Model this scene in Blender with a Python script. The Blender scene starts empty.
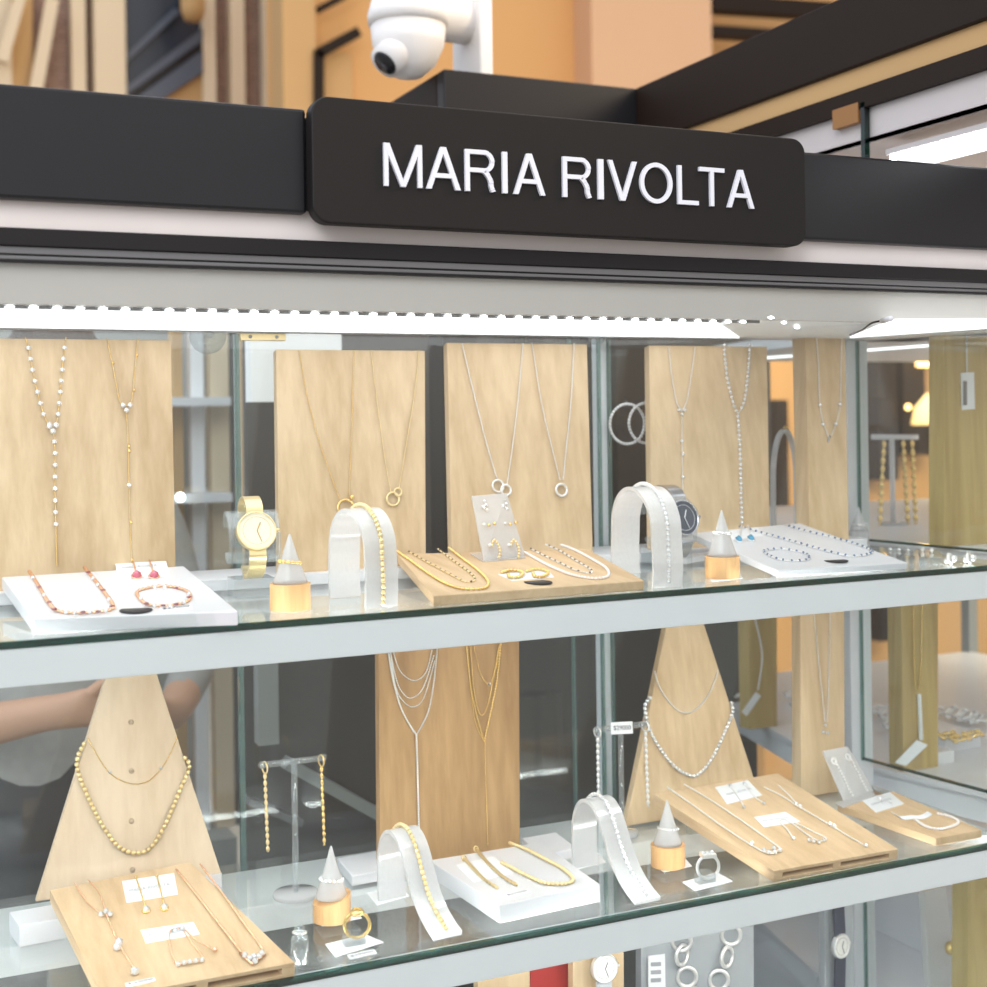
import bpy, math, random
from mathutils import Vector as V, Matrix
random.seed(7)
SC = bpy.context.scene
COL = SC.collection
# ------------------------------------------------------------------ camera
TH = math.atan(1352/2936.); WR = .014; FP = 1352.; CAM = V((0, -1.226, 1.5)); HZ = 417.
FW = V((math.sin(TH), math.cos(TH), 0)); R0 = V((math.cos(TH), -math.sin(TH), 0)); UZ = V((0, 0, 1))
RX = R0*math.cos(WR)-UZ*math.sin(WR); UP = UZ*math.cos(WR)+R0*math.sin(WR)
def ray(x, y): return FW+RX*((x-493.5)/FP)+UP*((HZ-y)/FP)
def P(x, y, Y=0.): d = ray(x, y); return CAM+d*((Y-CAM.y)/d.y)          # on a plane y = Y
class Tilt:
    """a tray top that rises towards the back; adding a number lifts it"""
    def __init__(s, p, n): s.p = V(p); s.n = V(n)
    def __add__(s, d): return Tilt(s.p+s.n*d, s.n)
def S(x, y, Z):                                                          # on a level plane z = Z, or on a tilted tray top
    d = ray(x, y)
    if isinstance(Z, Tilt): return CAM+d*((Z.p-CAM).dot(Z.n)/d.dot(Z.n))
    return CAM+d*((Z-CAM.z)/d.z)
def PX(x, y, X): d = ray(x, y); return CAM+d*((X-CAM.x)/d.x)            # on a plane x = X
def PL(x, y, p, n): d = ray(x, y); return CAM+d*((p-CAM).dot(n)/d.dot(n))
def dep(p): return (p-CAM).dot(FW)
def mpp(p): return dep(p)/FP                                             # metres per pixel at p
cd = bpy.data.cameras.new('camera'); cam = bpy.data.objects.new('camera', cd); COL.objects.link(cam)
cd.sensor_width = 36; cd.lens = FP/987*36; cd.shift_y = -(493.5-HZ)/987; cd.clip_start = .05; cd.clip_end = 200
m = Matrix((RX, UP, -FW)).transposed().to_4x4(); m.translation = CAM; cam.matrix_world = m
cd.dof.use_dof = True; cd.dof.focus_distance = 1.42; cd.dof.aperture_fstop = 5.6
SC.camera = cam
# ------------------------------------------------------------------ materials
def lin(c):
    return tuple((v/255/12.92 if v <= 10 else ((v/255+.055)/1.055)**2.4) for v in c)+(1,)
def newmat(name):
    mt = bpy.data.materials.new(name); mt.use_nodes = True; nt = mt.node_tree; nt.nodes.clear()
    out = nt.nodes.new('ShaderNodeOutputMaterial'); return mt, nt, out
def N(nt, t, **kw):
    n = nt.nodes.new(t)
    for k, v in kw.items():
        if k in n.inputs.keys() if isinstance(k, str) else False: n.inputs[k].default_value = v
        else: setattr(n, k, v)
    return n
def plain(name, col, rough=.5, metal=0., vary=.04, vscale=18., spec=.5, coat=0., emit=None, es=0., bump=0.):
    mt, nt, out = newmat(name); b = N(nt, 'ShaderNodeBsdfPrincipled')
    b.inputs['Roughness'].default_value = rough; b.inputs['Metallic'].default_value = metal
    b.inputs['Specular IOR Level'].default_value = spec; b.inputs['Coat Weight'].default_value = coat
    tc = N(nt, 'ShaderNodeTexCoord'); no = N(nt, 'ShaderNodeTexNoise'); no.inputs['Scale'].default_value = vscale; no.inputs['Detail'].default_value = 3
    nt.links.new(tc.outputs['Object'], no.inputs['Vector'])
    rp = N(nt, 'ShaderNodeMixRGB'); c = lin(col)
    rp.inputs[1].default_value = tuple(max(0, v*(1-vary)) for v in c[:3])+(1,); rp.inputs[2].default_value = tuple(min(1, v*(1+vary)) for v in c[:3])+(1,)
    nt.links.new(no.outputs['Fac'], rp.inputs[0]); nt.links.new(rp.outputs[0], b.inputs['Base Color'])
    if bump:
        bp = N(nt, 'ShaderNodeBump'); bp.inputs['Strength'].default_value = bump; bp.inputs['Distance'].default_value = .001
        nt.links.new(no.outputs['Fac'], bp.inputs['Height']); nt.links.new(bp.outputs[0], b.inputs['Normal'])
    if emit: b.inputs['Emission Color'].default_value = lin(emit); b.inputs['Emission Strength'].default_value = es
    nt.links.new(b.outputs[0], out.inputs[0]); return mt
def wood(name, dark, light, axis='z', scale=1., rough=.6):
    mt, nt, out = newmat(name); b = N(nt, 'ShaderNodeBsdfPrincipled'); b.inputs['Roughness'].default_value = rough
    b.inputs['Specular IOR Level'].default_value = .3
    tc = N(nt, 'ShaderNodeTexCoord'); mp = N(nt, 'ShaderNodeMapping'); oi = N(nt, 'ShaderNodeObjectInfo')
    ad = N(nt, 'ShaderNodeVectorMath'); ad.operation = 'ADD'; mu = N(nt, 'ShaderNodeMath'); mu.operation = 'MULTIPLY'; mu.inputs[1].default_value = 9
    nt.links.new(oi.outputs['Random'], mu.inputs[0]); nt.links.new(tc.outputs['Object'], ad.inputs[0]); nt.links.new(mu.outputs[0], ad.inputs[1])
    s = [70*scale]*3; s['xyz'.index(axis)] = 3.2*scale; mp.inputs['Scale'].default_value = s
    nt.links.new(ad.outputs[0], mp.inputs['Vector'])
    n1 = N(nt, 'ShaderNodeTexNoise'); n1.inputs['Scale'].default_value = 1; n1.inputs['Detail'].default_value = 5; n1.inputs['Roughness'].default_value = .65
    nt.links.new(mp.outputs[0], n1.inputs['Vector'])
    mp2 = N(nt, 'ShaderNodeMapping'); s2 = [14*scale]*3; s2['xyz'.index(axis)] = 1.1*scale; mp2.inputs['Scale'].default_value = s2
    nt.links.new(ad.outputs[0], mp2.inputs['Vector']); n2 = N(nt, 'ShaderNodeTexNoise'); n2.inputs['Scale'].default_value = 1; n2.inputs['Detail'].default_value = 2
    nt.links.new(mp2.outputs[0], n2.inputs['Vector'])
    mx = N(nt, 'ShaderNodeMath'); mx.operation = 'MULTIPLY_ADD'; mx.inputs[1].default_value = .55; nt.links.new(n1.outputs['Fac'], mx.inputs[0])
    m3 = N(nt, 'ShaderNodeMath'); m3.operation = 'MULTIPLY'; m3.inputs[1].default_value = .45; nt.links.new(n2.outputs['Fac'], m3.inputs[0]); nt.links.new(m3.outputs[0], mx.inputs[2])
    cr = N(nt, 'ShaderNodeValToRGB'); cr.color_ramp.elements[0].position = .33; cr.color_ramp.elements[0].color = lin(dark)
    cr.color_ramp.elements[1].position = .62; cr.color_ramp.elements[1].color = lin(light)
    nt.links.new(mx.outputs[0], cr.inputs[0]); nt.links.new(cr.outputs[0], b.inputs['Base Color'])
    bp = N(nt, 'ShaderNodeBump'); bp.inputs['Strength'].default_value = .15; bp.inputs['Distance'].default_value = .0006
    nt.links.new(n1.outputs['Fac'], bp.inputs['Height']); nt.links.new(bp.outputs[0], b.inputs['Normal'])
    nt.links.new(b.outputs[0], out.inputs[0]); return mt
def glass(name, tint, f0=.04, haze=0., hcol=(235, 240, 238)):
    mt, nt, out = newmat(name)
    t = N(nt, 'ShaderNodeBsdfTransparent'); t.inputs[0].default_value = tuple(v/255 for v in tint)+(1,)
    g = N(nt, 'ShaderNodeBsdfGlossy'); g.inputs['Roughness'].default_value = .02; g.inputs['Color'].default_value = (1, 1, 1, 1)
    lw = N(nt, 'ShaderNodeLayerWeight'); lw.inputs[0].default_value = .5
    pw = N(nt, 'ShaderNodeMath'); pw.operation = 'POWER'; pw.inputs[1].default_value = 5; nt.links.new(lw.outputs['Facing'], pw.inputs[0])
    ma = N(nt, 'ShaderNodeMath'); ma.operation = 'MULTIPLY_ADD'; ma.inputs[1].default_value = .8; ma.inputs[2].default_value = f0; nt.links.new(pw.outputs[0], ma.inputs[0])
    mx = N(nt, 'ShaderNodeMixShader'); nt.links.new(ma.outputs[0], mx.inputs[0])
    if haze:
        d = N(nt, 'ShaderNodeBsdfDiffuse'); d.inputs[0].default_value = lin(hcol); tr = N(nt, 'ShaderNodeBsdfTranslucent'); tr.inputs[0].default_value = lin(hcol)
        m1 = N(nt, 'ShaderNodeMixShader'); m1.inputs[0].default_value = .5; nt.links.new(d.outputs[0], m1.inputs[1]); nt.links.new(tr.outputs[0], m1.inputs[2])
        no = N(nt, 'ShaderNodeTexNoise'); no.inputs['Scale'].default_value = 30; mr = N(nt, 'ShaderNodeMapRange'); mr.inputs[3].default_value = haze*.9; mr.inputs[4].default_value = min(1, haze*1.1)
        nt.links.new(no.outputs['Fac'], mr.inputs[0])
        m2 = N(nt, 'ShaderNodeMixShader'); nt.links.new(mr.outputs[0], m2.inputs[0]); nt.links.new(t.outputs[0], m2.inputs[1]); nt.links.new(m1.outputs[0], m2.inputs[2])
        nt.links.new(m2.outputs[0], mx.inputs[1])
    else: nt.links.new(t.outputs[0], mx.inputs[1])
    nt.links.new(g.outputs[0], mx.inputs[2]); nt.links.new(mx.outputs[0], out.inputs[0]); return mt
def emis(name, col, st):
    mt, nt, out = newmat(name); e = N(nt, 'ShaderNodeEmission'); e.inputs[0].default_value = lin(col); e.inputs[1].default_value = st
    nt.links.new(e.outputs[0], out.inputs[0]); return mt
def brick(name, c1, c2, mo, scale=6.):
    mt, nt, out = newmat(name); b = N(nt, 'ShaderNodeBsdfPrincipled'); b.inputs['Roughness'].default_value = .85
    tc = N(nt, 'ShaderNodeTexCoord'); mp = N(nt, 'ShaderNodeMapping'); mp.inputs['Rotation'].default_value = (math.pi/2, 0, 0)
    br = N(nt, 'ShaderNodeTexBrick'); br.inputs['Scale'].default_value = scale
    br.inputs['Color1'].default_value = lin(c1); br.inputs['Color2'].default_value = lin(c2); br.inputs['Mortar'].default_value = lin(mo)
    nt.links.new(tc.outputs['Object'], mp.inputs[0]); nt.links.new(mp.outputs[0], br.inputs['Vector'])
    nt.links.new(br.outputs[0], b.inputs['Base Color']); nt.links.new(b.outputs[0], out.inputs[0]); return mt
M = {}
M['oak'] = wood('oak_upright', (195, 164, 124), (226, 199, 162), 'z')
M['oak_pale'] = wood('oak_pale', (212, 186, 154), (230, 208, 180), 'z')
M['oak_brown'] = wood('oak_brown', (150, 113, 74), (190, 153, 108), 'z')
M['oak_flat'] = wood('oak_flat', (198, 164, 124), (228, 198, 160), 'y')
M['oak_glass_tint'] = wood('oak_glass_tint', (170, 140, 84), (205, 178, 120), 'z')  # olive tint of the glass panes is put into the wood colour
M['bamboo'] = wood('bamboo', (200, 142, 88), (232, 188, 134), 'z', .9)
M['white'] = plain('white_acrylic', (228, 227, 230), .35)
M['frame'] = plain('white_powder_coat', (232, 234, 238), .45)
M['card'] = plain('white_card', (246, 246, 248), .7)
M['cardline'] = plain('grey_print', (165, 165, 172), .8)
M['ink'] = plain('dark_print', (35, 38, 60), .7)
M['black'] = plain('black_paint', (25, 25, 29), .38, vary=.1, vscale=40, bump=.05, spec=.4)
M['signblack'] = plain('sign_black_paint', (27, 23, 22), .55, vary=.08, vscale=60, spec=.3)
M['blackframe'] = plain('black_anodised', (27, 25, 27), .45, spec=.3)
M['greymetal'] = plain('grey_aluminium', (120, 120, 122), .4, .6)
M['strip'] = plain('white_strip', (232, 224, 220), .5)
M['header'] = plain('header_panel', (196, 188, 184), .4)
M['letter'] = plain('white_letter', (236, 237, 245), .5)
M['silver'] = plain('silver', (250, 248, 246), .3, .7)
M['steel'] = plain('steel', (190, 192, 198), .25, 1.)
M['gold'] = plain('gold', (250, 214, 140), .26, .85)
M['palegold'] = plain('pale_gold', (250, 226, 172), .28, .8)
M['rose'] = plain('rose_gold', (248, 196, 160), .26, .85)
M['crystal'] = plain('crystal', (250, 250, 252), .1, .4, spec=1., coat=1.)
M['pink'] = plain('pink_gem', (214, 84, 112), .06, 0, spec=1., coat=1.)
M['garnet'] = plain('garnet_gem', (150, 50, 62), .06, 0, spec=1., coat=1.)
M['blue'] = plain('blue_gem', (40, 150, 190), .06, 0, spec=1., coat=1.)
M['navy'] = plain('navy_gem', (60, 100, 150), .1, 0, spec=1., coat=1.)
M['darkbead'] = plain('dark_bead', (60, 52, 48), .2, 0, spec=.8)
M['pearl'] = plain('pearl', (248, 240, 236), .18, 0, coat=.6)
M['sticker'] = plain('black_sticker', (44, 44, 48), .65, spec=.2)
M['peg'] = plain('peg_wood', (196, 172, 146), .7)
M['dial_white'] = plain('dial_white', (240, 238, 232), .3)
M['dial_cream'] = plain('dial_cream', (240, 230, 206), .3)
M['dial_dark'] = plain('dial_dark', (84, 90, 104), .25, .4)
M['strap_dark'] = plain('strap_dark', (62, 66, 82), .6)
M['strap_grey'] = plain('strap_grey', (205, 208, 214), .6)
M['red'] = plain('red_block', (170, 44, 40), .5)
M['greyboard'] = plain('grey_board', (170, 174, 178), .6)
M['glass'] = glass('clear_pane', (247, 252, 250), .035)
M['shelfglass'] = glass('shelf_glass', (247, 251, 249), .05, .05)
M['glassedge'] = glass('green_glass_edge', (16, 58, 50), .05)
M['paneedge'] = glass('pale_green_edge', (165, 195, 190), .06, .35, (170, 200, 195))
M['greenedge'] = glass('mid_green_edge', (120, 165, 156), .06, .25, (110, 150, 145))
M['acrylic'] = glass('clear_acrylic', (236, 242, 246), .07, .14)
M['frost'] = glass('frosted_acrylic', (244, 245, 246), .04, .66, (250, 249, 250))
M['led'] = emis('led_light', (248, 252, 255), 9)
M['diff'] = emis('led_diffuser', (252, 252, 255), 1.6)
# background
M['cream'] = plain('cream_stone', (226, 208, 178), .8, vscale=2)
M['tan'] = plain('tan_render', (196, 158, 108), .85, vscale=1.5, vary=.1)
M['orange'] = plain('orange_render', (208, 160, 104), .85, vscale=1.2, vary=.08)
M['pinkish'] = plain('pink_render', (212, 172, 136), .85, vscale=1.2)
M['brickm'] = brick('old_brick', (152, 122, 108), (128, 100, 88), (176, 160, 146), 9)
M['darkwin'] = plain('dark_window', (52, 60, 72), .2)
M['bluegrey'] = plain('blue_grey_beam', (84, 92, 106), .4)
M['darkbrown'] = plain('dark_brown', (34, 22, 14), .6, spec=.2)
M['clipbrown'] = plain('brown_clip', (150, 104, 56), .5)
M['dark'] = plain('dark_panel', (66, 63, 63), .6, vary=.25, vscale=5)
M['greyp'] = plain('grey_panel', (150, 152, 150), .6, vary=.12, vscale=4)
M['stonefloor'] = plain('stone_floor', (150, 145, 138), .6, vscale=3)
M['camwhite'] = plain('camera_white', (236, 232, 228), .4)
M['lens'] = plain('camera_lens', (24, 24, 28), .1)
M['warmlamp'] = emis('warm_lamp', (255, 196, 120), 7)
M['skin'] = plain('skin', (206, 158, 130), .5)
M['sweater'] = plain('grey_knit', (172, 170, 168), .9, vary=.15, vscale=60, bump=.3)
M['trousers'] = plain('dark_trousers', (58, 58, 64), .8)
M['hair'] = plain('brown_hair', (60, 44, 34), .6)
# ------------------------------------------------------------------ mesh collecting
def ico(sub):
    import bmesh
    b = bmesh.new(); bmesh.ops.create_icosphere(b, subdivisions=sub, radius=1)
    r = ([v.co.copy() for v in b.verts], [[v.index for v in f.verts] for f in b.faces]); b.free(); return r
ICO = {1: ico(1), 2: ico(2), 3: ico(3)}
def frame_of(d):
    d = d.normalized(); a = V((0, 0, 1)) if abs(d.z) < .9 else V((1, 0, 0))
    x = a.cross(d).normalized(); return x, d.cross(x), d
class MB:
    def __init__(s): s.v = []; s.f = []; s.sm = []
    def add(s, vs, fs, smooth=False):
        o = len(s.v); s.v += [V(q) for q in vs]; s.f += [[i+o for i in f] for f in fs]; s.sm += [smooth]*len(fs); return s
    def hexa(s, b, t):
        return s.add(list(b)+list(t), [(3, 2, 1, 0), (4, 5, 6, 7), (0, 1, 5, 4), (1, 2, 6, 5), (2, 3, 7, 6), (3, 0, 4, 7)])
    def box(s, lo, hi):
        x0, y0, z0 = lo; x1, y1, z1 = hi
        return s.hexa([(x0, y0, z0), (x1, y0, z0), (x1, y1, z0), (x0, y1, z0)], [(x0, y0, z1), (x1, y0, z1), (x1, y1, z1), (x0, y1, z1)])
    def obox(s, c, ax, ay, az, sx, sy, sz):
        c = V(c); a, b, d = ax*sx/2, ay*sy/2, az*sz/2
        return s.hexa([c-a-b-d, c+a-b-d, c+a+b-d, c-a+b-d], [c-a-b+d, c+a-b+d, c+a+b+d, c-a+b+d])
    def beam(s, p, q, w, h):
        p, q = V(p), V(q); d = (q-p); L = d.length; d.normalize(); side = d.cross(UZ)
        side = side.normalized() if side.length > 1e-4 else V((1, 0, 0)); up = side.cross(d)
        return s.obox((p+q)/2, d, side, up, L, w, h)
    def prism(s, poly, ext):
        n = len(poly); e = V(ext); a = [V(p) for p in poly]; b = [p+e for p in a]
        return s.add(a+b, [list(range(n))[::-1], list(range(n, 2*n))]+[(i, (i+1) % n, n+(i+1) % n, n+i) for i in range(n)])
    def tube(s, pts, r, n=8, closed=False, caps=True):
        pts = [V(p) for p in pts]; m_ = len(pts); rs = r if isinstance(r, (list, tuple)) else [r]*m_
        vs = []; x = None
        for i, p in enumerate(pts):
            a = pts[i-1] if (i or closed) else p; b = pts[(i+1) % m_] if (i < m_-1 or closed) else p
            d = (b-a)
            if d.length < 1e-9: d = V((0, 0, 1))
            d.normalize()
            if x is None: x = frame_of(d)[0]
            x = (x-d*x.dot(d))
            x = x.normalized() if x.length > 1e-6 else frame_of(d)[0]
            y = d.cross(x)
            for k in range(n):
                t = 2*math.pi*k/n; vs.append(p+(x*math.cos(t)+y*math.sin(t))*rs[i])
        fs = []
        for i in range(m_ if closed else m_-1):
            j = (i+1) % m_
            for k in range(n): fs.append((i*n+k, i*n+(k+1) % n, j*n+(k+1) % n, j*n+k))
        if caps and not closed: fs += [list(range(n))[::-1], list(range((m_-1)*n, m_*n))]
        return s.add(vs, fs, True)
    def ball(s, c, r, sub=2, smooth=True):
        c = V(c); r = r if isinstance(r, (tuple, list)) else (r, r, r); v, f = ICO[sub]
        return s.add([c+V((p.x*r[0], p.y*r[1], p.z*r[2])) for p in v], f, smooth)
    def lathe(s, prof, c, axis=(0, 0, 1), n=28, smooth=True):
        c = V(c); x, y, d = frame_of(V(axis)); vs = []; fs = []; k = len(prof)
        for r, z in prof:
            for i in range(n):
                t = 2*math.pi*i/n; vs.append(c+d*z+(x*math.cos(t)+y*math.sin(t))*max(r, 1e-5))
        for j in range(k-1):
            for i in range(n): fs.append((j*n+i, j*n+(i+1) % n, (j+1)*n+(i+1) % n, (j+1)*n+i))
        fs += [list(range(n))[::-1], list(range((k-1)*n, k*n))]
        return s.add(vs, fs, smooth)
    def torus(s, c, R, r, axis=(0, -1, 0), n=28, k=8, sq=1.):
        x, y, d = frame_of(V(axis)); c = V(c)
        return s.tube([c+(x*math.cos(2*math.pi*i/n)+y*math.sin(2*math.pi*i/n)*sq)*R for i in range(n)], r, k, True)
    def ribbon(s, pts, w, th):
        pts = [V(p) for p in pts]; w = V(w); vs = []; fs = []; m_ = len(pts); wn = w.normalized()
        for i, p in enumerate(pts):
            d = (pts[min(i+1, m_-1)]-pts[max(i-1, 0)]).normalized(); nn = d.cross(wn).normalized()*th/2
            vs += [p-w/2-nn, p+w/2-nn, p+w/2+nn, p-w/2+nn]
        for i in range(m_-1):
            for k in range(4): fs.append((i*4+k, i*4+(k+1) % 4, i*4+4+(k+1) % 4, i*4+4+k))
        fs += [(3, 2, 1, 0), tuple(range((m_-1)*4, m_*4))]
        return s.add(vs, fs, False)
def catmull(pts, closed=False, sub=10):
    pts = [V(p) for p in pts]; n = len(pts); out = []
    if n < 3 and not closed: return [pts[0].lerp(pts[-1], i/sub) for i in range(sub+1)]
    for i in range(n if closed else n-1):
        g = (lambda k: pts[k % n]) if closed else (lambda k: pts[max(0, min(n-1, k))])
        a, b, c, d = g(i-1), g(i), g(i+1), g(i+2)
        for k in range(sub):
            t = k/sub; out.append(.5*((2*b)+(c-a)*t+(2*a-5*b+4*c-d)*t*t+(3*b-a-3*c+d)*t*t*t))
    if not closed: out.append(pts[-1])
    return out
def resample(pts, step):
    out = [pts[0].copy()]; acc = 0
    for a, b in zip(pts, pts[1:]):
        L = (b-a).length
        if L < 1e-9: continue
        t = step-acc
        while t <= L: out.append(a.lerp(b, t/L)); t += step
        acc = (acc+L) % step
    return out
# ------------------------------------------------------------------ objects
WOFF = {}
def link(name, mb, mat, parent=None, loc=None, bevel=0, label=None):
    off = V(loc) if loc is not None else (WOFF[parent.name] if parent else V((0, 0, 0)))
    me = bpy.data.meshes.new(name); me.from_pydata([tuple(v-off) for v in mb.v], [], mb.f)
    me.polygons.foreach_set('use_smooth', mb.sm); me.materials.append(M[mat] if isinstance(mat, str) else mat); me.update()
    o = bpy.data.objects.new(name, me); COL.objects.link(o); WOFF[o.name] = off
    if parent: o.parent = parent
    else: o.location = off
    if bevel:
        bv = o.modifiers.new('bevel', 'BEVEL'); bv.width = bevel; bv.segments = 2; bv.limit_method = 'ANGLE'
    if label: o['label'] = label
    return o
def tag(o, label, cat, group=None):
    o['label'] = label; o['category'] = cat
    if group: o['group'] = group
    return o
def thing(name, loc, label, cat, group=None):
    o = bpy.data.objects.new(name, None); o.empty_display_size = .01; o.location = V(loc); COL.objects.link(o); WOFF[o.name] = V(loc)
    return tag(o, label, cat, group)
def solo(name, mb, mat, loc, label, cat, group=None, bevel=0):
    return tag(link(name, mb, mat, None, loc, bevel), label, cat, group)
def struct(name, mb, mat, bevel=0):
    o = link(name, mb, mat, None, None, bevel); o['kind'] = 'structure'; return o
def scatter(name, proto_mb, mat, parent, pts):
    """one mesh, one object per point, all parts of the same thing"""
    me = None; r = []
    for p in pts:
        if me is None:
            o = link(name, proto_mb, mat, parent); me = o.data
        else:
            o = bpy.data.objects.new(name, me); COL.objects.link(o); o.parent = parent; WOFF[o.name] = WOFF[parent.name]
        me_off = WOFF[parent.name]; o.location = V(p); r.append(o)
    return r
def lball(r, sub=2, smooth=True, parent=None):
    """a ball around the parent's own origin, so that scatter() can place copies of it"""
    b = MB(); b.ball(WOFF[parent.name], r, sub, smooth); return b
def loc_in(parent, p): return V(p)-WOFF[parent.name]
# ------------------------------------------------------------------ chains
def chain_mb(pts, r=.0008, kind='rope', closed=False):
    """a chain as one connected string whose thickness swells bead by bead or link by link"""
    b = MB(); path = [V(p) for p in pts]
    if closed: path = path+[path[0]]
    if kind == 'snake': return b.tube(resample(path, .003) if len(path) > 2 else path, r, 6)
    step = {'rope': 2., 'bead': 2.2, 'link': 3.4}[kind]*r; k = 4; q = resample(path, step/k); rs = []
    for i in range(len(q)):
        t = (i % k)/k; c = abs(math.sin(math.pi*t)); rs.append(r*(.22+.9*c) if kind != 'link' else r*(.3+.8*c))
    return b.tube(q, rs, 6)
def beads(parent, pts, r, step, mat, name='bead', sub=2, smooth=True, sc=None):
    pts = [V(p) for p in pts]; L = sum((b-a).length for a, b in zip(pts, pts[1:])); q = resample(pts, max(step, L/98))[:100]
    return scatter(name, lball(sc or r, sub, smooth, parent), mat, parent, [loc_in(parent, p) for p in q])
def gems(parent, pts, r, mat, name='gemstone', sc=None):
    return scatter(name, lball(sc or r, 1, False, parent), mat, parent, [loc_in(parent, p) for p in pts])
def text_mb(txt, origin, ax, up, height=None, width=None):
    """upright lettering standing on a plane: ax is the reading direction"""
    cu = bpy.data.curves.new('txt', 'FONT'); cu.body = txt; cu.size = 1; cu.extrude = 0.0; cu.resolution_u = 4
    ob = bpy.data.objects.new('txt', cu); COL.objects.link(ob); dg = bpy.context.evaluated_depsgraph_get(); dg.update()
    me = bpy.data.meshes.new_from_object(ob.evaluated_get(dg)); xs = [v.co.x for v in me.vertices]; ys = [v.co.y for v in me.vertices]
    x0, x1, y0, y1 = min(xs), max(xs), min(ys), max(ys); sx = width/(x1-x0) if width else None; sy = height/(y1-y0) if height else sx
    sx = sx or sy; b = MB(); b.add([V(origin)+V(ax)*((v.co.x-x0)*sx)+V(up)*((v.co.y-y0)*sy) for v in me.vertices], [list(p.vertices) for p in me.polygons])
    bpy.data.objects.remove(ob); bpy.data.curves.remove(cu); bpy.data.meshes.remove(me); return b
def extrude(b, e):
    """gives flat lettering its thickness"""
    from collections import Counter
    e = V(e); n = len(b.v); cnt = Counter(); dirn = {}
    for f in b.f:
        for i in range(len(f)):
            a, c = f[i], f[(i+1) % len(f)]; cnt[frozenset((a, c))] += 1; dirn[frozenset((a, c))] = (a, c)
    o = MB(); o.v = list(b.v)+[v+e for v in b.v]; o.f = [f for f in b.f]+[[i+n for i in f][::-1] for f in b.f]
    o.f += [[dirn[k][1], dirn[k][0], dirn[k][0]+n, dirn[k][1]+n] for k, c in cnt.items() if c == 1]; o.sm = [False]*len(o.f); return o
def letter_mb(ch, x0, x1, z0, z1, y, th, st):
    """a plain grotesque capital between x0..x1 and z0..z1, strokes st wide, th thick"""
    b = MB(); W = x1-x0; H = z1-z0; e = V((0, th, 0))
    cnt = [0]
    def pg(*p):
        cnt[0] += 1; k = .00012*(cnt[0] % 5); b.prism([V((x0+u, y-k, z0+w)) for u, w in p], e+V((0, k, 0)))
    def ringp(outer, inner):
        n = len(outer); o = [V((x0+u, y, z0+w)) for u, w in outer]; i_ = [V((x0+u, y, z0+w)) for u, w in inner]; vs = o+i_+[p+e for p in o]+[p+e for p in i_]; fs = []
        for k in range(n):
            j = (k+1) % n; fs += [(k, j, n+j, n+k), (2*n+j, 2*n+k, 3*n+k, 3*n+j), (k, 2*n+k, 2*n+j, j), (n+j, 3*n+j, 3*n+k, n+k)]
        b.add(vs, fs)
    d = st*1.08
    if ch == 'I': pg((0, 0), (W, 0), (W, H), (0, H))
    if ch == 'L': pg((0, 0), (W, 0), (W, st*.92), (st, st*.92), (st, H), (0, H))
    if ch == 'T': pg((W/2-st/2, 0), (W/2+st/2, 0), (W/2+st/2, H-st*.92), (W, H-st*.92), (W, H), (0, H), (0, H-st*.92), (W/2-st/2, H-st*.92))
    if ch == 'V': pg((0, H), (W/2-d*.55, 0), (W/2+d*.55, 0), (W, H), (W-d, H), (W/2, d*1.25), (d, H))
    if ch == 'A':
        f = lambda z: (W/2-d*.55)*(z/H)
        zi = H*.27; zj = zi+st*.9; g = lambda z: d+(W/2-d)*(z/(H-d*1.25))
        pg((0, 0), (d, 0), (g(zi), zi), (W-g(zi), zi), (W-d, 0), (W, 0), (W/2+d*.55, H), (W/2-d*.55, H)) if False else None
        pg((0, 0), (d, 0), (W/2, H-d*1.25), (W/2, H), (W/2-d*.55, H)); pg((W, 0), (W/2+d*.55, H), (W/2, H), (W/2, H-d*1.25), (W-d, 0))
        pg((g(zi)-st*.3, zi), (W-g(zi)+st*.3, zi), (W-g(zj)+st*.3, zj), (g(zj)-st*.3, zj))
    if ch == 'M':
        s_ = st*.95; pg((0, 0), (s_, 0), (s_, H), (0, H)); pg((W-s_, 0), (W, 0), (W, H), (W-s_, H))
        pg((0, H), (W/2-s_*.5, 0), (W/2, 0), (W/2, s_*1.3), (s_*1.25, H)); pg((W, H), (W-s_*1.25, H), (W/2, s_*1.3), (W/2, 0), (W/2+s_*.5, 0))
    if ch == 'O':
        A = [2*math.pi*k/40 for k in range(40)]; ringp([(W/2+W/2*math.cos(a), H/2+H/2*math.sin(a)) for a in A], [(W/2+(W/2-st)*math.cos(a), H/2+(H/2-st*.95)*math.sin(a)) for a in A])
    if ch == 'R':
        pg((0, 0), (st, 0), (st, H), (0, H)); zm = H*.46; R = (H-zm)/2; c = W*.96-R
        A = [math.pi/2-math.pi*k/14 for k in range(15)]
        out = [(st*.5, H)]+[(c+R*math.cos(a), zm+R+R*math.sin(a)) for a in A]+[(st*.5, zm)]
        ri = R-st*.9; inn = [(st*.5, H-st*.9)]+[(c+ri*math.cos(a), zm+R+ri*math.sin(a)) for a in A]+[(st*.5, zm+st*.9)]
        n = len(out)
        for k in range(n-1): pg(out[k], inn[k], inn[k+1], out[k+1])
        q = catmull([V((c-R*.1, zm+st*.45, 0)), V((W*.70, zm-st*.1, 0)), V((W*.83, zm*.62, 0)), V((W*.86, zm*.25, 0)), V((W*.93, 0, 0))], False, 5)
        for a_, b_ in zip(q, q[1:]):
            dd = (b_-a_).normalized(); nn = V((-dd.y, dd.x, 0))*st*.48; pg((a_.x-nn.x, max(0, a_.y-nn.y)), (b_.x-nn.x, max(0, b_.y-nn.y)), (b_.x+nn.x, max(0, b_.y+nn.y)), (a_.x+nn.x, max(0, a_.y+nn.y)))
    return b
Z1, Z2, Z3 = 1.3135, .980, .642
X0, X1 = -.30, 1.42
exec_order = []
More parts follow.
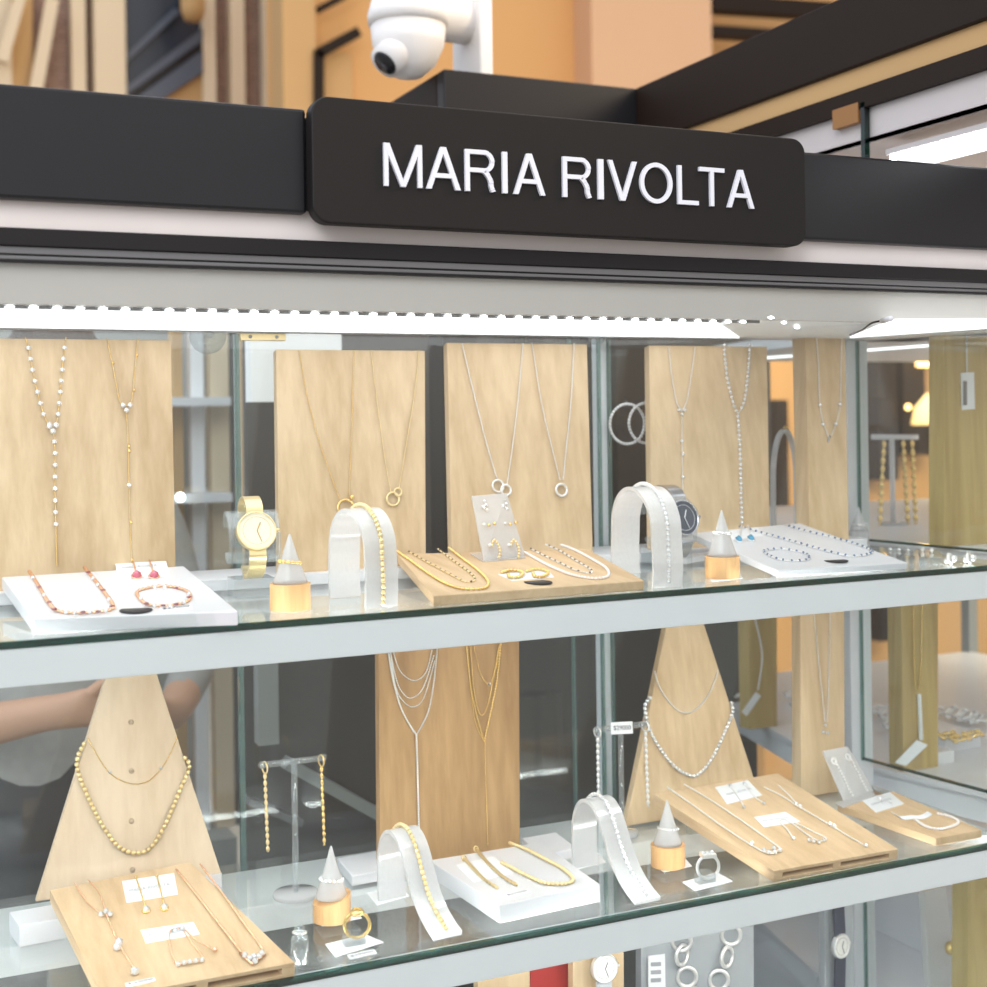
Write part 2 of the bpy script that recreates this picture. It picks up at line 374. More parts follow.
# ================================================================== the display case
case = thing('display_case', (.5, .17, 0), 'white framed glass jewellery showcase with glass shelves behind the black lettered sign', 'display case')
def cpart(name, lo, hi, mat, bevel=.001): return link(name, MB().box(lo, hi), mat, case, bevel=bevel)
for z in (Z1, Z2, Z3):
    gs_ = link('glass_shelf', MB().box((X0, .004, z-.006), (1.262, .345, z)), 'shelfglass', case, label='clear glass shelf')
    link('shelf_edge', MB().box((X0, -.001, z-.0062), (X1, .004, z)), 'glassedge', gs_, label='dark green glass edge')
    cpart('front_rail', (X0, 0, z-.0395), (X1, .022, z-.0062), 'frame')
    cpart('back_rail', (X0, .215, z-.036), (1.262, .335, z-.0065), 'card')
    cpart('side_rail', (1.246, .022, z-.036), (1.268, .335, z-.0065), 'frame')
pa, pb = P(846, 650, .335).x, P(867, 650, .335).x
cpart('post', (pa, .325, 0), (pb, .350, 1.603), 'frame')
r1, r2 = P(596, 500, .36).x, P(606, 500, .36).x
cpart('post', (r1, .352, 0), (r2, .367, 1.603), 'frame')
for a, b in ((X0, P(238, 600, .35).x), (P(238, 600, .35).x+.003, r1), (r2, pa)):
    bp_ = link('back_pane', MB().box((a, .346, Z3-.03), (b, .351, 1.602)), 'glass', case)
    for e in (a, b): link('pane_edge', MB().box((e-.0015, .3445, Z3-.03), (e+.0015, .3515, 1.602)), 'paneedge', bp_)
e1 = P(572, 600, .35).x; link('pane_edge', MB().box((e1-.0015, .3445, Z3), (e1+.0015, .3515, 1.602)), 'paneedge', case)
# side pane on the right, turned a little
q0, q1 = S(878, 543, Z1), S(982, 552.5, Z1); dq = (q1-q0).normalized(); dq.z = 0; dq.normalize(); nq = V((dq.y, -dq.x, 0))
qa, qb = q0-dq*.035, q0+dq*.34
def qpane(z0, z1, th=.005): return [qa+V((0, 0, z0-Z1)), qb+V((0, 0, z0-Z1)), qb+nq*-th+V((0, 0, z0-Z1)), qa+nq*-th+V((0, 0, z0-Z1))], [qa+V((0, 0, z1-Z1)), qb+V((0, 0, z1-Z1)), qb+nq*-th+V((0, 0, z1-Z1)), qa+nq*-th+V((0, 0, z1-Z1))]
zb = PL(870, 762, q0, nq).z
for z0, z1 in ((Z1+.001, 1.602), (zb, Z1-.04), (Z3, Z2-.04)):
    sp_ = link('side_pane', MB().hexa(*qpane(z0, z1)), 'glass', case)
    link('pane_edge', MB().hexa(*qpane(z0, z0+.003, .006)), 'glassedge', sp_)
    c = qa; link('pane_edge', MB().box((c.x-.002, c.y-.003, z0), (c.x+.0025, c.y+.003, z1)), 'greenedge', sp_)
cpart('base_cabinet', (X0, .03, 0), (1.262, .34, Z3-.04), 'frame')
cpart('ceiling_panel', (X0, .007, 1.604), (X1, .36, 1.625), 'frame')
cpart('header_panel', (X0, .001, 1.6025), (X1, .006, 1.640), 'header')
zt = P(493, 125.5, -.012).z; zf = P(493, 223.5, -.012).z
z_fr = P(493, 250, 0).z+.017; zq = P(493, 250, -.005).z
cpart('frame_strip', (X0, -.008, 1.652), (X1, .02, 1.6675), 'blackframe')
cpart('groove_strip', (X0, -.005, 1.6455), (X1, .02, 1.652), 'greymetal', .0006)
cpart('groove_strip', (X0, -.0035, 1.6440), (X1, .02, 1.6455), 'blackframe', .0003)
cpart('groove_strip', (X0, -.005, 1.6405), (X1, .02, 1.6440), 'greymetal', .0006)
cpart('frame_strip', (X0, -.006, 1.6380), (X1, .02, 1.6405), 'blackframe', .0004)
cpart('light_strip', (X0, -.002, 1.6675), (X1, .02, 1.700), 'strip')
xa, xb = P(306.5, 160, -.014).x, P(808, 190, -.014).x
cpart('fascia_board', (X0, -.014, zf), (xa, .03, zt), 'black', .003)
cpart('fascia_board', (xb-.01, -.014, zf), (X1, .03, zt), 'black', .003)
cpart('fascia_board', (xa+.001, -.008, zf+.004), (xb-.011, .03, zt-.006), 'black', .002)
link('front_pane', MB().box((X0, -.0065, Z3-.05), (X1, -.0025, 1.638)), 'glass', case)
# the sign
ys = -.032
sa, sb, sc_, sd = P(312, 97, ys), P(806, 137.5, ys), P(806, 245, ys), P(312, 224, ys)
sx0, sx1 = (sa.x+sd.x)/2, (sb.x+sc_.x)/2; sz1, sz0 = (sa.z+sb.z)/2, (sc_.z+sd.z)/2
sign = thing('name_sign', ((sx0+sx1)/2, ys+.01, sz0), 'black rounded sign board with raised white capital letters reading MARIA RIVOLTA', 'sign')
rr = .017; poly = []
for cx, cz, a0 in ((sx1-rr, sz1-rr, 0), (sx0+rr, sz1-rr, 90), (sx0+rr, sz0+rr, 180), (sx1-rr, sz0+rr, 270)):
    for k in range(9):
        a = math.radians(a0+90*k/8); poly.append(V((cx+rr*math.cos(a), ys, cz+rr*math.sin(a))))
link('board', MB().prism(poly[::-1], (0, .018, 0)), 'signblack', sign, bevel=.0015)
lets = [('M', 382.6, 421.5), ('A', 425, 459.8), ('R', 464, 495), ('I', 501.3, 506.8), ('A', 512.3, 544.5), ('R', 561.7, 591.3), ('I', 597, 603), ('V', 607, 636.5), ('O', 639, 672), ('L', 676.8, 698), ('T', 698.4, 724), ('A', 726.3, 753.6)]
yl = ys-.004
zl = lambda x: (142.8+(169-142.8)*(x-383)/(740-383), 186.2+(207.6-186.2)*(x-383)/(753-383))
zt_l = sum(P(x, zl(x)[0], yl).z for x in (383, 560, 740))/3; zb_l = sum(P(x, zl(x)[1], yl).z for x in (383, 560, 740))/3
for ch, a, b in lets:
    a += 1.8; b += 1.2
    vm = (zl((a+b)/2)[0]+zl((a+b)/2)[1])/2; xl, xr = P(a, vm, yl).x, P(b, vm, yl).x
    o_ = (zt_l-zb_l)*.02 if ch == 'O' else 0
    link('letter', letter_mb(ch, xl, xr, zb_l-o_, zt_l+o_, yl+.001, .0032, (zt_l-zb_l)*.118), 'letter', sign, label='white raised letter %s' % ch)
# LED lighting in the ceiling of the case
led = thing('led_strip', (.4, .15, 1.603), 'bright white LED strip light along the showcase ceiling above the tall wood panels', 'strip light')
xe = S(790, 316, 1.6035).x
link('diffuser', MB().prism([V((X0, .010, 1.6036)), V((X0, .30, 1.6036)), V((S(800, 331, 1.6036).x, .30, 1.6036)), V((S(765, 312, 1.6036).x, .010, 1.6036))], (0, 0, -.0012)), 'diff', led)
link('tape', MB().box((X0, .0075, 1.5995), (xe, .0095, 1.6035)), 'greymetal', led)
pts = [V((x, .0062, 1.6005)) for x in [X0+.02+.0195*i for i in range(200)] if x < xe-.02][-58:]
scatter('led', lball((.0042, .0022, .0016), 1, True, led), 'led', led, [loc_in(led, p) for p in pts]+[loc_in(led, S(x, y, 1.6015)) for x, y in ((771, 317.5), (784, 322.5), (797, 327.5))])
led2 = thing('ceiling_light', S(930, 325, 1.603), 'white glowing light panel in the showcase ceiling above the right side pane', 'ceiling light')
link('diffuser', MB().prism([S(893, 319, 1.6036), S(1040, 318, 1.6036), S(1040, 324, 1.6036), S(850, 337, 1.6036)][::-1], (0, 0, -.0012)), 'diff', led2)
wire = [S(x, y, 1.600) for x, y in ((850, 335), (862, 330), (872, 323), (884, 320.5))]
solo('wire', MB().tube(catmull(wire), .0011, 6), 'darkbrown', wire[0], 'short dark cable curving from the corner post to the ceiling light', 'cable')
solo('light_plug', MB().tube([S(882, 321, 1.5995), S(891, 318.5, 1.5995)], .003, 8), 'white', S(886, 320, 1.5995), 'small white plug at the end of the dark ceiling cable', 'plug')
# ================================================================== tall wooden panels and necklaces on them
class Plane:
    def __init__(s, p, n): s.p = V(p); s.n = V(n).normalized()
    def at(s, x, y, off=0.): return PL(x, y, s.p-s.n*off, s.n)          # off: distance in front of the face
def panel(label, TL, TR, BL, BR, yb, yt, mat='oak', th=.013, zbase=None, name='display_board', group=None, pegs=(), cat='display board'):
    bl, br, tl, tr = P(*BL, yb), P(*BR, yb), P(*TL, yt), P(*TR, yt)
    zb = zbase if zbase is not None else (bl.z+br.z)/2; zt_ = (tl.z+tr.z)/2
    c = [V((bl.x, yb, zb)), V((br.x, yb, zb)), V((tr.x, yt, zt_)), V((tl.x, yt, zt_))]
    n = (c[1]-c[0]).cross(c[3]-c[0]).normalized()                        # faces the viewer (-y)
    if n.y > 0: n = -n
    mb = MB().hexa([c[0], c[1], c[1]-n*th, c[0]-n*th], [c[3], c[2], c[2]-n*th, c[3]-n*th])
    loc = (c[0]+c[1])/2
    pl = Plane(c[0], -n)
    if pegs:
        o = thing(name, loc, label, cat, group); link('board', mb, mat, o, bevel=.0008)
        for x, y in pegs: link('peg_hole', MB().lathe([(.0028, -.0006), (.0028, .0004)], pl.at(x, y, .0003), n, 14), 'peg', o)
    else: o = solo(name, mb, mat, loc, label, cat, group, bevel=.0008)
    pl.obj = o; pl.zb = zb; return pl
ZR = P(278, 573, .27).z
solo('riser_board', MB().box((X0, .245, Z1), (1.24, .343, ZR)), 'white', (.45, .29, Z1), 'long white riser ledge at the back of the upper shelf under the tall panels', 'riser', bevel=.001)
GP = None
pA = panel('wide tall oak panel at far left of the upper shelf with two gold stone-set necklaces', (-40, 338), (171, 340), (-40, 580), (176, 567), .262, .318, zbase=ZR)
pB = panel('tall oak panel behind the gold watch, hung with two fine gold chains', (276, 350), (425, 350), (279, 573), (426, 566), .262, .318, zbase=ZR)
pC = panel('tall oak panel behind the frosted earring card, hung with two silver chains', (447, 344), (587, 343), (452, 555), (593, 549), .262, .318, zbase=ZR)
pD = panel('tall oak panel between the arch with tennis bracelet and the white tray of blue jewels', (649, 347), (767, 345), (652, 545), (770, 530), .262, .318, zbase=ZR)
pE = panel('narrow tall oak panel beside the white corner post on the upper shelf', (805, 328), (845, 326), (810, 540), (849, 540), .245, .300, zbase=ZR, th=.03)
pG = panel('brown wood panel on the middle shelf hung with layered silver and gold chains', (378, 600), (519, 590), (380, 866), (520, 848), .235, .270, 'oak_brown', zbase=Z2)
pH = panel('narrow oak panel beside the corner post on the middle shelf with one silver chain', (800, 560), (844, 552), (801, 788), (845, 787), .262, .290, zbase=Z2, th=.02)
def bust(label, a, b, c, d, yb, yt, zb, zt_, mat, pegs=()):
    """A-shaped board: (a)-(b) is the left edge from top to foot, (c)-(d) the right one"""
    f = lambda p, q, v: (p[0]+(q[0]-p[0])*(v-p[1])/(q[1]-p[1]), v)
    # slide both edges up and down to the wanted heights
    def edge(p, q):
        A, B = P(*p, yt), P(*q, yb); n_ = 12
        for _ in range(n_):
            pass
        return p, q
    lo_z, hi_z = zb, zt_
    yy = lambda z: yb+(yt-yb)*(z-lo_z)/(hi_z-lo_z)
    n = V((0, hi_z-lo_z, -(yt-yb))).normalized(); p0 = V((0, yb, lo_z))
    A, B, Cc, Dd = [PL(*p, p0, n) for p in (a, b, c, d)]
    g = lambda U, W, z: U+(W-U)*((z-U.z)/(W.z-U.z))
    q = [g(A, B, lo_z), g(Cc, Dd, lo_z), g(Cc, Dd, hi_z), g(A, B, hi_z)]; th = .012
    mb = MB().hexa([q[0], q[1], q[1]+n*th, q[0]+n*th], [q[3], q[2], q[2]+n*th, q[3]+n*th])
    pl = Plane(p0, n); o = thing('necklace_bust', (q[0]+q[1])/2, label, 'necklace stand'); link('board', mb, mat, o, bevel=.0008)
    for x, y in pegs: link('peg_hole', MB().lathe([(.003, -.0006), (.003, .0005)], pl.at(x, y, .0003), -n, 14), 'peg', o)
    pl.obj = o; return pl
zblk = Z2+.022
solo('plinth_block', MB().prism([S(9, 912, zblk), S(60, 903, zblk), S(222, 872, zblk), S(222, 888, zblk), S(19, 926, zblk)][::-1], (0, 0, -.0218)), 'white', S(60, 915, Z2), 'white block under the large pale A-shaped bust at left', 'plinth', bevel=.001)
pK = bust('large pale A-shaped wood bust at left of the middle shelf', (105.5, 677.6), (31.6, 916), (158, 677.6), (218, 863), .255, .300, zblk, 1.262, 'oak_pale', [(131, 722), (131.5, 771), (131.5, 821), (132.5, 870)])
pL = bust('oak A-shaped wood bust behind the right hand ring cone on the middle shelf', (666, 627), (627, 819.5), (705, 627), (752, 772), .255, .310, Z2+.002, 1.267, 'oak')
def necklace(label, metal, parts, group=None, name='necklace', cat='necklace'):
    """parts: ('chain', [points], r, kind) | ('gems', pts, r, mat) | ('pendant', MB, mat) | ('beads', pts, r, step)"""
    first = next(p for p in parts if p[0] == 'chain' or p[0] == 'beads')[1][0]
    o = thing(name, first, label, cat, group)
    for p in parts:
        if p[0] == 'chain': link('chain', chain_mb(p[1], p[2], p[3]), p[4] if len(p) > 4 else metal, o)
        elif p[0] == 'gems': gems(o, p[1], p[2], p[3], *(p[4:5] or ('gemstone',)))
        elif p[0] == 'pendant': link(p[3] if len(p) > 3 else 'pendant', p[1], p[2], o)
        elif p[0] == 'beads': beads(o, p[1], p[2], p[3], p[4] if len(p) > 4 else metal)
    return o
def on(pl, pts, off=.0016): return [pl.at(x, y, off) for x, y in pts]
def over(pl, pts, off=.0016, ends=(1, 1)):
    """pixel points on a panel; the ends go over the top edge"""
    q = on(pl, pts, off); return q
cm = lambda pl, pts, off=.0016: catmull(on(pl, pts, off))
# 1: white stones, Y-shaped
l1 = cm(pA, [(25, 337), (29, 350), (33, 373), (39, 398), (45, 418), (53, 428)]); r1_ = cm(pA, [(66, 337), (63, 362), (60, 395), (57, 420), (53, 428)]); d1 = cm(pA, [(53, 430), (55, 450), (55, 490), (56, 530), (57, 566)])
necklace('gold Y-shaped necklace of round white stones on the far left panel', 'gold', [('chain', l1, .0008, 'rope'), ('chain', r1_, .0008, 'rope'), ('chain', d1, .0008, 'rope'), ('gems', resample(l1, .0125)[1:]+resample(r1_, .0125)[1:-1], .0030, 'crystal'), ('gems', resample(d1, .0128)[1:-3], .0030, 'crystal'), ('gems', on(pA, [(49.5, 426), (56, 425), (53, 431)], .003), .0036, 'crystal')])
l2 = cm(pA, [(107, 338), (112, 362), (117, 388), (120, 402), (126, 406)]); r2_ = cm(pA, [(138, 338), (136, 357), (133, 390), (131, 402), (126, 406)]); d2 = cm(pA, [(126, 408), (128, 440), (129, 485), (130, 525), (132, 565)])
necklace('thin gold Y-shaped necklace with a three-stone cluster, right of the white stone necklace', 'gold', [('chain', l2, .0007, 'rope'), ('chain', r2_, .0007, 'rope'), ('chain', d2, .0007, 'rope'), ('gems', on(pA, [(123, 405), (130, 405), (126.5, 410)], .003), .0032, 'crystal'), ('gems', on(pA, [(129, 485)], .003), .0028, 'crystal'), ('gems', on(pA, [(113, 363), (137, 355), (134, 390), (129, 446), (129.5, 451), (131, 522), (132, 560)], .002), .0018, 'gold', 'gold_bead')])
# 2: chains on the panel behind the watch
ring = lambda pl, x, y, Rp, r, off=.003: MB().torus(pl.at(x, y, off), Rp*mpp(pl.at(x, y)), r, pl.n, 30, 8)
b3 = ring(pB, 346, 508, 8.5, .0014); b3.ball(pB.at(352, 497, .004), .003)
necklace('long fine gold chain with an open ring pendant hanging just above the frosted arch', 'gold', [('chain', cm(pB, [(299, 350), (308, 400), (322, 450), (340, 500)]), .0007, 'rope'), ('chain', cm(pB, [(354, 350), (352, 420), (349, 496)]), .0007, 'rope'), ('pendant', b3, 'gold')])
b4 = ring(pB, 393, 499, 6.5, .0013); b4.torus(pB.at(398, 492, .004), .0045, .0012, pB.n)
necklace('shorter pale gold chain with two linked rings, right side of the panel behind the watch', 'palegold', [('chain', cm(pB, [(371, 350), (377, 400), (385, 460), (391, 493)]), .0007, 'rope'), ('chain', cm(pB, [(419, 350), (415, 390), (407, 440), (399, 488)]), .0008, 'rope'), ('pendant', b4, 'palegold')])
b5 = ring(pC, 498, 486, 6, .0014); b5.torus(pC.at(506, 490, .004), .0065, .0014, pC.n)
necklace('silver chain with interlocked rings hanging behind the frosted earring card', 'silver', [('chain', cm(pC, [(462, 343), (473, 390), (487, 445), (498, 482)]), .0009, 'rope'), ('chain', cm(pC, [(523, 343), (518, 400), (512, 450), (507, 484)]), .0009, 'rope'), ('pendant', b5, 'silver')])
necklace('silver chain with a single round ring pendant, right of the interlocked rings', 'silver', [('chain', cm(pC, [(532, 343), (541, 400), (550, 440), (560, 480)]), .0008, 'rope'), ('chain', cm(pC, [(574, 343), (571, 400), (566, 450), (563, 480)]), .0010, 'bead'), ('pendant', ring(pC, 561.5, 490, 6, .0016), 'silver')])
# 3: panel with two Y necklaces
l7 = cm(pD, [(669, 347), (671, 370), (676, 400), (682, 411)]); r7 = cm(pD, [(695, 347), (692, 370), (687, 400), (682, 411)]); d7 = cm(pD, [(682, 413), (682, 450), (683, 490)])
necklace('thin silver Y-shaped necklace above the arch with the tennis bracelet', 'silver', [('chain', l7, .0008, 'bead'), ('chain', r7, .0008, 'bead'), ('chain', d7, .0008, 'bead'), ('gems', on(pD, [(679, 410), (685, 410), (682, 414), (682, 441), (683, 454), (683, 477)], .003), .0026, 'crystal')])
l8 = cm(pD, [(724, 345), (727, 375), (733, 402), (738, 414)]); r8 = cm(pD, [(750, 345), (748, 375), (744, 402), (738, 414)]); d8 = cm(pD, [(738, 416), (740, 450), (741, 490), (742, 526)])
necklace('silver Y-shaped necklace of close-set white stones, right side of its panel', 'silver', [('chain', l8, .0007, 'rope'), ('chain', r8, .0007, 'rope'), ('chain', d8, .0007, 'rope'), ('gems', resample(l8, .0066)+resample(r8, .0066)[:-1], .0027, 'crystal'), ('gems', resample(d8, .0066), .0027, 'crystal')])
necklace('fine silver necklace with small drops on the narrow panel by the post', 'silver', [('chain', cm(pE, [(816, 329), (818, 360), (820, 405), (824, 425), (829, 438)]), .0008, 'bead'), ('chain', cm(pE, [(842, 328), (841, 360), (840, 404), (836, 424), (831, 436)]), .0008, 'bead'), ('gems', on(pE, [(820, 405), (840, 404), (823, 424), (836, 424)], .003), .0026, 'crystal'), ('pendant', MB().tube(on(pE, [(830, 436), (828, 442)]), .0012, 6), 'steel')])
# 4: layered chains on the brown panel
gs = [('chain', cm(pG, c_), r_, k_) for c_, r_, k_ in (
    ([(387, 640), (392, 675), (402, 710), (416.4, 735)], .0011, 'rope'), ([(438, 640), (434, 680), (428, 712), (416.4, 735)], .0011, 'rope'), ([(416.4, 735), (418, 790), (419, 836)], .0014, 'rope'),
    ([(392, 646), (398, 667), (406, 677), (416, 680.4), (426, 672), (432, 650)], .0008, 'rope'), ([(390, 650), (396, 678), (402, 692), (411, 698), (423, 688), (434, 655)], .0008, 'link'), ([(389, 654), (396, 688), (404, 702), (414, 706.8), (424, 697), (435, 660)], .0008, 'rope'), ([(390, 648), (398, 700), (414, 733)], .0008, 'rope'))]
necklace('layered silver necklace with four swags and a long drop on the brown panel', 'silver', gs)
gg = [('chain', cm(pG, c_), r_, k_) for c_, r_, k_ in (
    ([(467, 640), (470, 680), (476, 712), (484, 742)], .0010, 'rope'), ([(501, 640), (498, 672), (492, 706), (484, 742)], .0015, 'bead'), ([(485, 742), (486, 790), (488, 846)], .0008, 'rope'),
    ([(470, 640), (474, 690), (481, 715), (489, 700), (498, 650)], .0009, 'rope'), ([(473, 640), (480, 672), (489, 684), (496, 668), (499, 645)], .0007, 'rope'), ([(466, 644), (474, 715), (483, 740)], .0007, 'rope'))]
necklace('layered gold necklace with a long thin drop, right of the layered silver one', 'gold', gg+[('gems', on(pG, [(489.5, 684)], .003), .002, 'crystal')])
necklace('fine silver chain with a small pendant on the narrow middle shelf panel', 'silver', [('chain', cm(pH, [(814, 612), (819, 665), (825, 722)]), .0009, 'rope'), ('chain', cm(pH, [(830, 610), (829, 665), (827, 722)]), .0009, 'rope'), ('gems', on(pH, [(825.5, 725), (823.5, 732), (828, 733)], .003), .0026, 'crystal')])
# 5: necklaces round the busts
necklace('fine gold chain looped high on the large pale bust', 'gold', [('chain', cm(pK, [(88, 738), (93, 748), (107, 770), (120, 780), (135, 784), (150, 780), (163, 766), (172, 750), (177, 737)]), .0007, 'rope'), ('gems', on(pK, [(110, 772), (161, 768)], .0025), .0019, 'crystal')])
pb_ = cm(pK, [(84, 744), (78, 756), (77, 768), (82, 783), (92, 806), (104, 828), (116, 844), (126, 851), (138, 853), (149, 849), (160, 834), (170, 814), (180, 790), (188, 772), (189, 763), (184, 757)], .003)
necklace('gold bead necklace looped low on the large pale bust', 'gold', [('chain', pb_, .0006, 'snake'), ('beads', pb_, .0026, .0056, 'palegold')])
necklace('short fine silver chain high on the right A-shaped bust', 'silver', [('chain', cm(pL, [(654.7, 671), (659, 686), (667, 699), (676, 709), (685, 713), (695, 710), (704, 701), (712, 688), (718, 670.5)]), .001, 'bead')])
ql = cm(pL, [(650, 698), (645, 706), (648, 725), (655, 740), (664, 754), (674, 766), (684, 773), (694, 776), (703, 770.5), (711, 760), (719, 745), (727, 727), (732.7, 712), (731, 701)], .0025)
necklace('longer silver necklace of graduated stones on the right A-shaped bust', 'silver', [('chain', ql, .0006, 'snake'), ('beads', ql, .0026, .0056, 'crystal')])
# ================================================================== trays and slabs lying on the shelves
def quad_on(pts, z): return [S(x, y, z) for x, y in pts]                 # BL, BR, FR, FL
def tilt_top(pts, zs, th, yb):
    """the plane through the front edge of a tray and its raised back edge at depth yb"""
    fl, fr = S(*pts[3], zs+th), S(*pts[2], zs+th); bk = (P(*pts[0], yb)+P(*pts[1], yb))/2
    n = (fr-fl).cross(bk-fl).normalized(); n = n if n.z > 0 else -n
    return Tilt((fl+fr)/2, n)
def props(o, q, zs, n, th):
    """two feet that carry the raised back edge"""
    for u in (.2, .8):
        c = q[3].lerp(q[2], u).lerp(q[0].lerp(q[1], u), .12); zt_ = c.z-th/n.z-.0006
        link('foot', MB().box((c.x-.008, c.y-.004, zs), (c.x+.008, c.y+.004, zt_-.001)), 'acrylic', o)
def tray(label, pts, zs, th, mat='white', name='display_tray', cat='tray', yb=None):
    T = tilt_top(pts, zs, th, yb) if yb else None
    q = [S(x, y, T or zs+th) for x, y in pts]; q = [q[3], q[2], q[1], q[0]]; c = sum(q, V())/4; c.z = zs; dn = (T.n if T else V((0, 0, 1)))*th
    mb = MB().hexa([v-dn for v in q], q)
    if not T: solo(name, mb, mat, c, label, cat, bevel=.0012); return
    o = thing(name, c, label, cat); link('plank_body' if 'plank' in name else 'tray_body', mb, mat, o, bevel=.0012); props(o, q, zs, T.n, th); return T
def hollow_slab(label, pts, zs, th, mat='oak_flat', yb=None):
    T = tilt_top(pts, zs, th, yb)
    q = [S(x, y, T) for x, y in pts]; q = [q[3], q[2], q[1], q[0]]                # FL FR BR BL
    dz = lambda d: T.n*-d; c = sum(q, V())/4; c.z = zs
    o = thing('display_plank', c, label, 'display board')
    link('top_board', MB().hexa([v+dz(.004) for v in q], q), mat, o, bevel=.0006)
    link('bottom_board', MB().hexa([v+dz(th) for v in q], [v+dz(th-.0035) for v in q]), mat, o, bevel=.0006)
    f = lambda u, w: (q[0].lerp(q[1], u)).lerp(q[3].lerp(q[2], u), w)
    for a, b in ((0, .07), (.47, .53), (.93, 1)):
        k = [f(a, 0), f(b, 0), f(b, 1), f(a, 1)]; link('spacer', MB().hexa([v+dz(th-.0035) for v in k], [v+dz(.004) for v in k]), mat, o)
    k = [f(.07, .25), f(.93, .25), f(.93, .27), f(.07, .27)]; link('inner_strip', MB().hexa([v+dz(th-.0035) for v in k], [v+dz(.004) for v in k]), mat, o)
    props(o, q, zs, T.n, th); return T
def sheet(label, pts, z, th=.0005, mat='card', name='jewellery_card', cat='card', lines=(), words=None):
    q = quad_on(pts, z+th); q = [q[3], q[2], q[1], q[0]]; c = sum(q, V())/4
    mb = MB().hexa([v-V((0, 0, th)) for v in q], q)
    if not words: return solo(name, mb, mat, c, label, cat)
    o = thing(name, c, label, cat); link('paper', mb, mat, o)
    ax = (q[1]-q[0]); up = (q[3]-q[0]); u0, v0, w, h, txt, cm_ = words
    b = text_mb(txt, q[0]+ax*u0+up*v0+V((0, 0, .0003)), ax.normalized(), up.normalized(), up.length*h, ax.length*w)
    link('print', b, cm_, o); return o
T3z, S4z = Z2+.019, Z2+.010
T1z = tray('white tray at far left of the upper shelf holding rose gold and pink jewels', [(1.7, 577), (184, 566), (238, 611), (33.4, 619)], Z1, .0135, yb=.235)
TW2 = tray('thin oak slab in the middle of the upper shelf under beaded necklaces', [(397, 554), (588, 549), (644.5, 580.5), (433.5, 595.7)], Z1, .0105, 'oak_flat', 'display_plank', 'display board', yb=.235)
T2z = tray('white tray at right of the upper shelf holding blue stone jewels', [(690, 533), (800, 523), (907.5, 562.6), (777, 570)], Z1, .0085, yb=.235)
tray('white tray in the middle of the middle shelf with gold earrings and a necklace', [(429, 860), (541, 842), (600, 884), (499, 905.5)], Z2, .019)
SLz = hollow_slab('hollow oak slab at far left of the middle shelf in front of the pale bust', [(50, 890), (190, 862), (295, 962.4), (104, 998)], Z2, .014, yb=.215)
SRz = hollow_slab('hollow oak slab with two front slots, right of the silver ring on the middle shelf', [(654, 794), (778, 773), (898, 849), (774, 871)], Z2, .013, yb=.225)
tray('narrow oak slab at far right of the middle shelf under the leaning earring card', [(837, 804), (893, 791), (982, 829.6), (936, 838)], Z2, .010, 'oak_flat', 'display_plank', 'display board')
tray('small white block left of the brown panel, behind the ramp with gold bracelet', [(337, 858), (405, 846), (425, 862), (352, 876)], Z2, .012, name='display_block', cat='block')
tray('small white block to the right of the brown panel foot', [(522, 838), (556, 832), (577, 848), (540, 855)], Z2, .012, name='display_block', cat='block')
tray('white block standing between the dark dial watch and the white tray of blue jewels', [(655, 547), (700, 540), (718, 553), (665, 561)], Z1, .008, name='display_block', cat='block')
flat = lambda z, pts, off=.0012, sub=10, closed=False: catmull([S(x, y, z+off) for x, y in pts], closed, sub)
# jewels on the left white tray
p = flat(T1z, [(29, 571), (38, 585), (48, 602), (58, 611), (75, 613), (95, 612), (110, 610), (113, 605), (104, 592), (94, 579), (84, 567)])
n = n0_ = necklace('rose gold link necklace with dark red stones on the far left tray', 'rose', [('chain', p, .0019, 'link')])
gems(n, [S(x, y, T1z+.003) for x, y in ((39, 587), (49, 602), (54, 609), (83, 612), (98, 611.5), (112, 606), (103, 590), (88, 572))], .0022, 'garnet', sc=(.0028, .002, .0014))
p = flat(T1z, [(137, 592), (141, 600), (150, 605), (165, 606), (180, 604), (190, 599), (188, 592), (178, 588), (163, 586), (148, 588)], closed=True)
n = necklace('rose gold link bracelet with dark red stones on the far left tray', 'rose', [('chain', p, .0018, 'link')], name='bracelet', cat='bracelet')
gems(n, [S(x, y, T1z+.003) for x, y in ((146, 603.5), (163, 605.5), (176, 604), (189, 597), (176, 588))], .0022, 'garnet', sc=(.0028, .002, .0014))
gems(n, [S(x, y, T1z+.0032) for x, y in ((154, 606), (170, 606), (184, 602), (189, 594), (165, 586.5), (155, 587), (141, 598))], .0019, 'crystal')
gems(n0_, [S(x, y, T1z+.0032) for x, y in ((33, 577.5), (44, 595), (66, 612), (75, 613), (90, 612), (106, 610.5), (109, 599), (98, 584.5), (93, 578))], .0019, 'crystal')
sheet('small white card under the pink drop earrings', [(115, 563), (166, 561), (170, 575), (118, 579)], T1z, words=(.12, .6, .7, .12, 'MARIA RIVOLTA', 'cardline'))
def drop_earring(label, top, bot, z, metal, gem, gr=.004, group=None, sc=None):
    a, b = S(*top, z+.0015), S(*bot, z+.002); o = thing('drop_earring', b, label, 'earring', group)
    link('hook', chain_mb(catmull([a, a.lerp(b, .5)+V((0, 0, .001)), b]), .0008, 'rope'), metal, o)
    link('stud', MB().ball(a, .0017, 1), metal, o); gems(o, [b+V((0, 0, .001))], gr, gem, sc=sc); 
    link('setting', MB().torus(b, gr*.95, .0009, (0, -.5, 1), 18, 6), metal, o); return o
drop_earring('left one of the gold drop earrings with pink stones', (133, 560), (136.5, 576), T1z, 'rose', 'pink', .0052)
drop_earring('right one of the gold drop earrings with pink stones', (149, 559), (154, 576), T1z, 'rose', 'pink', .0052)
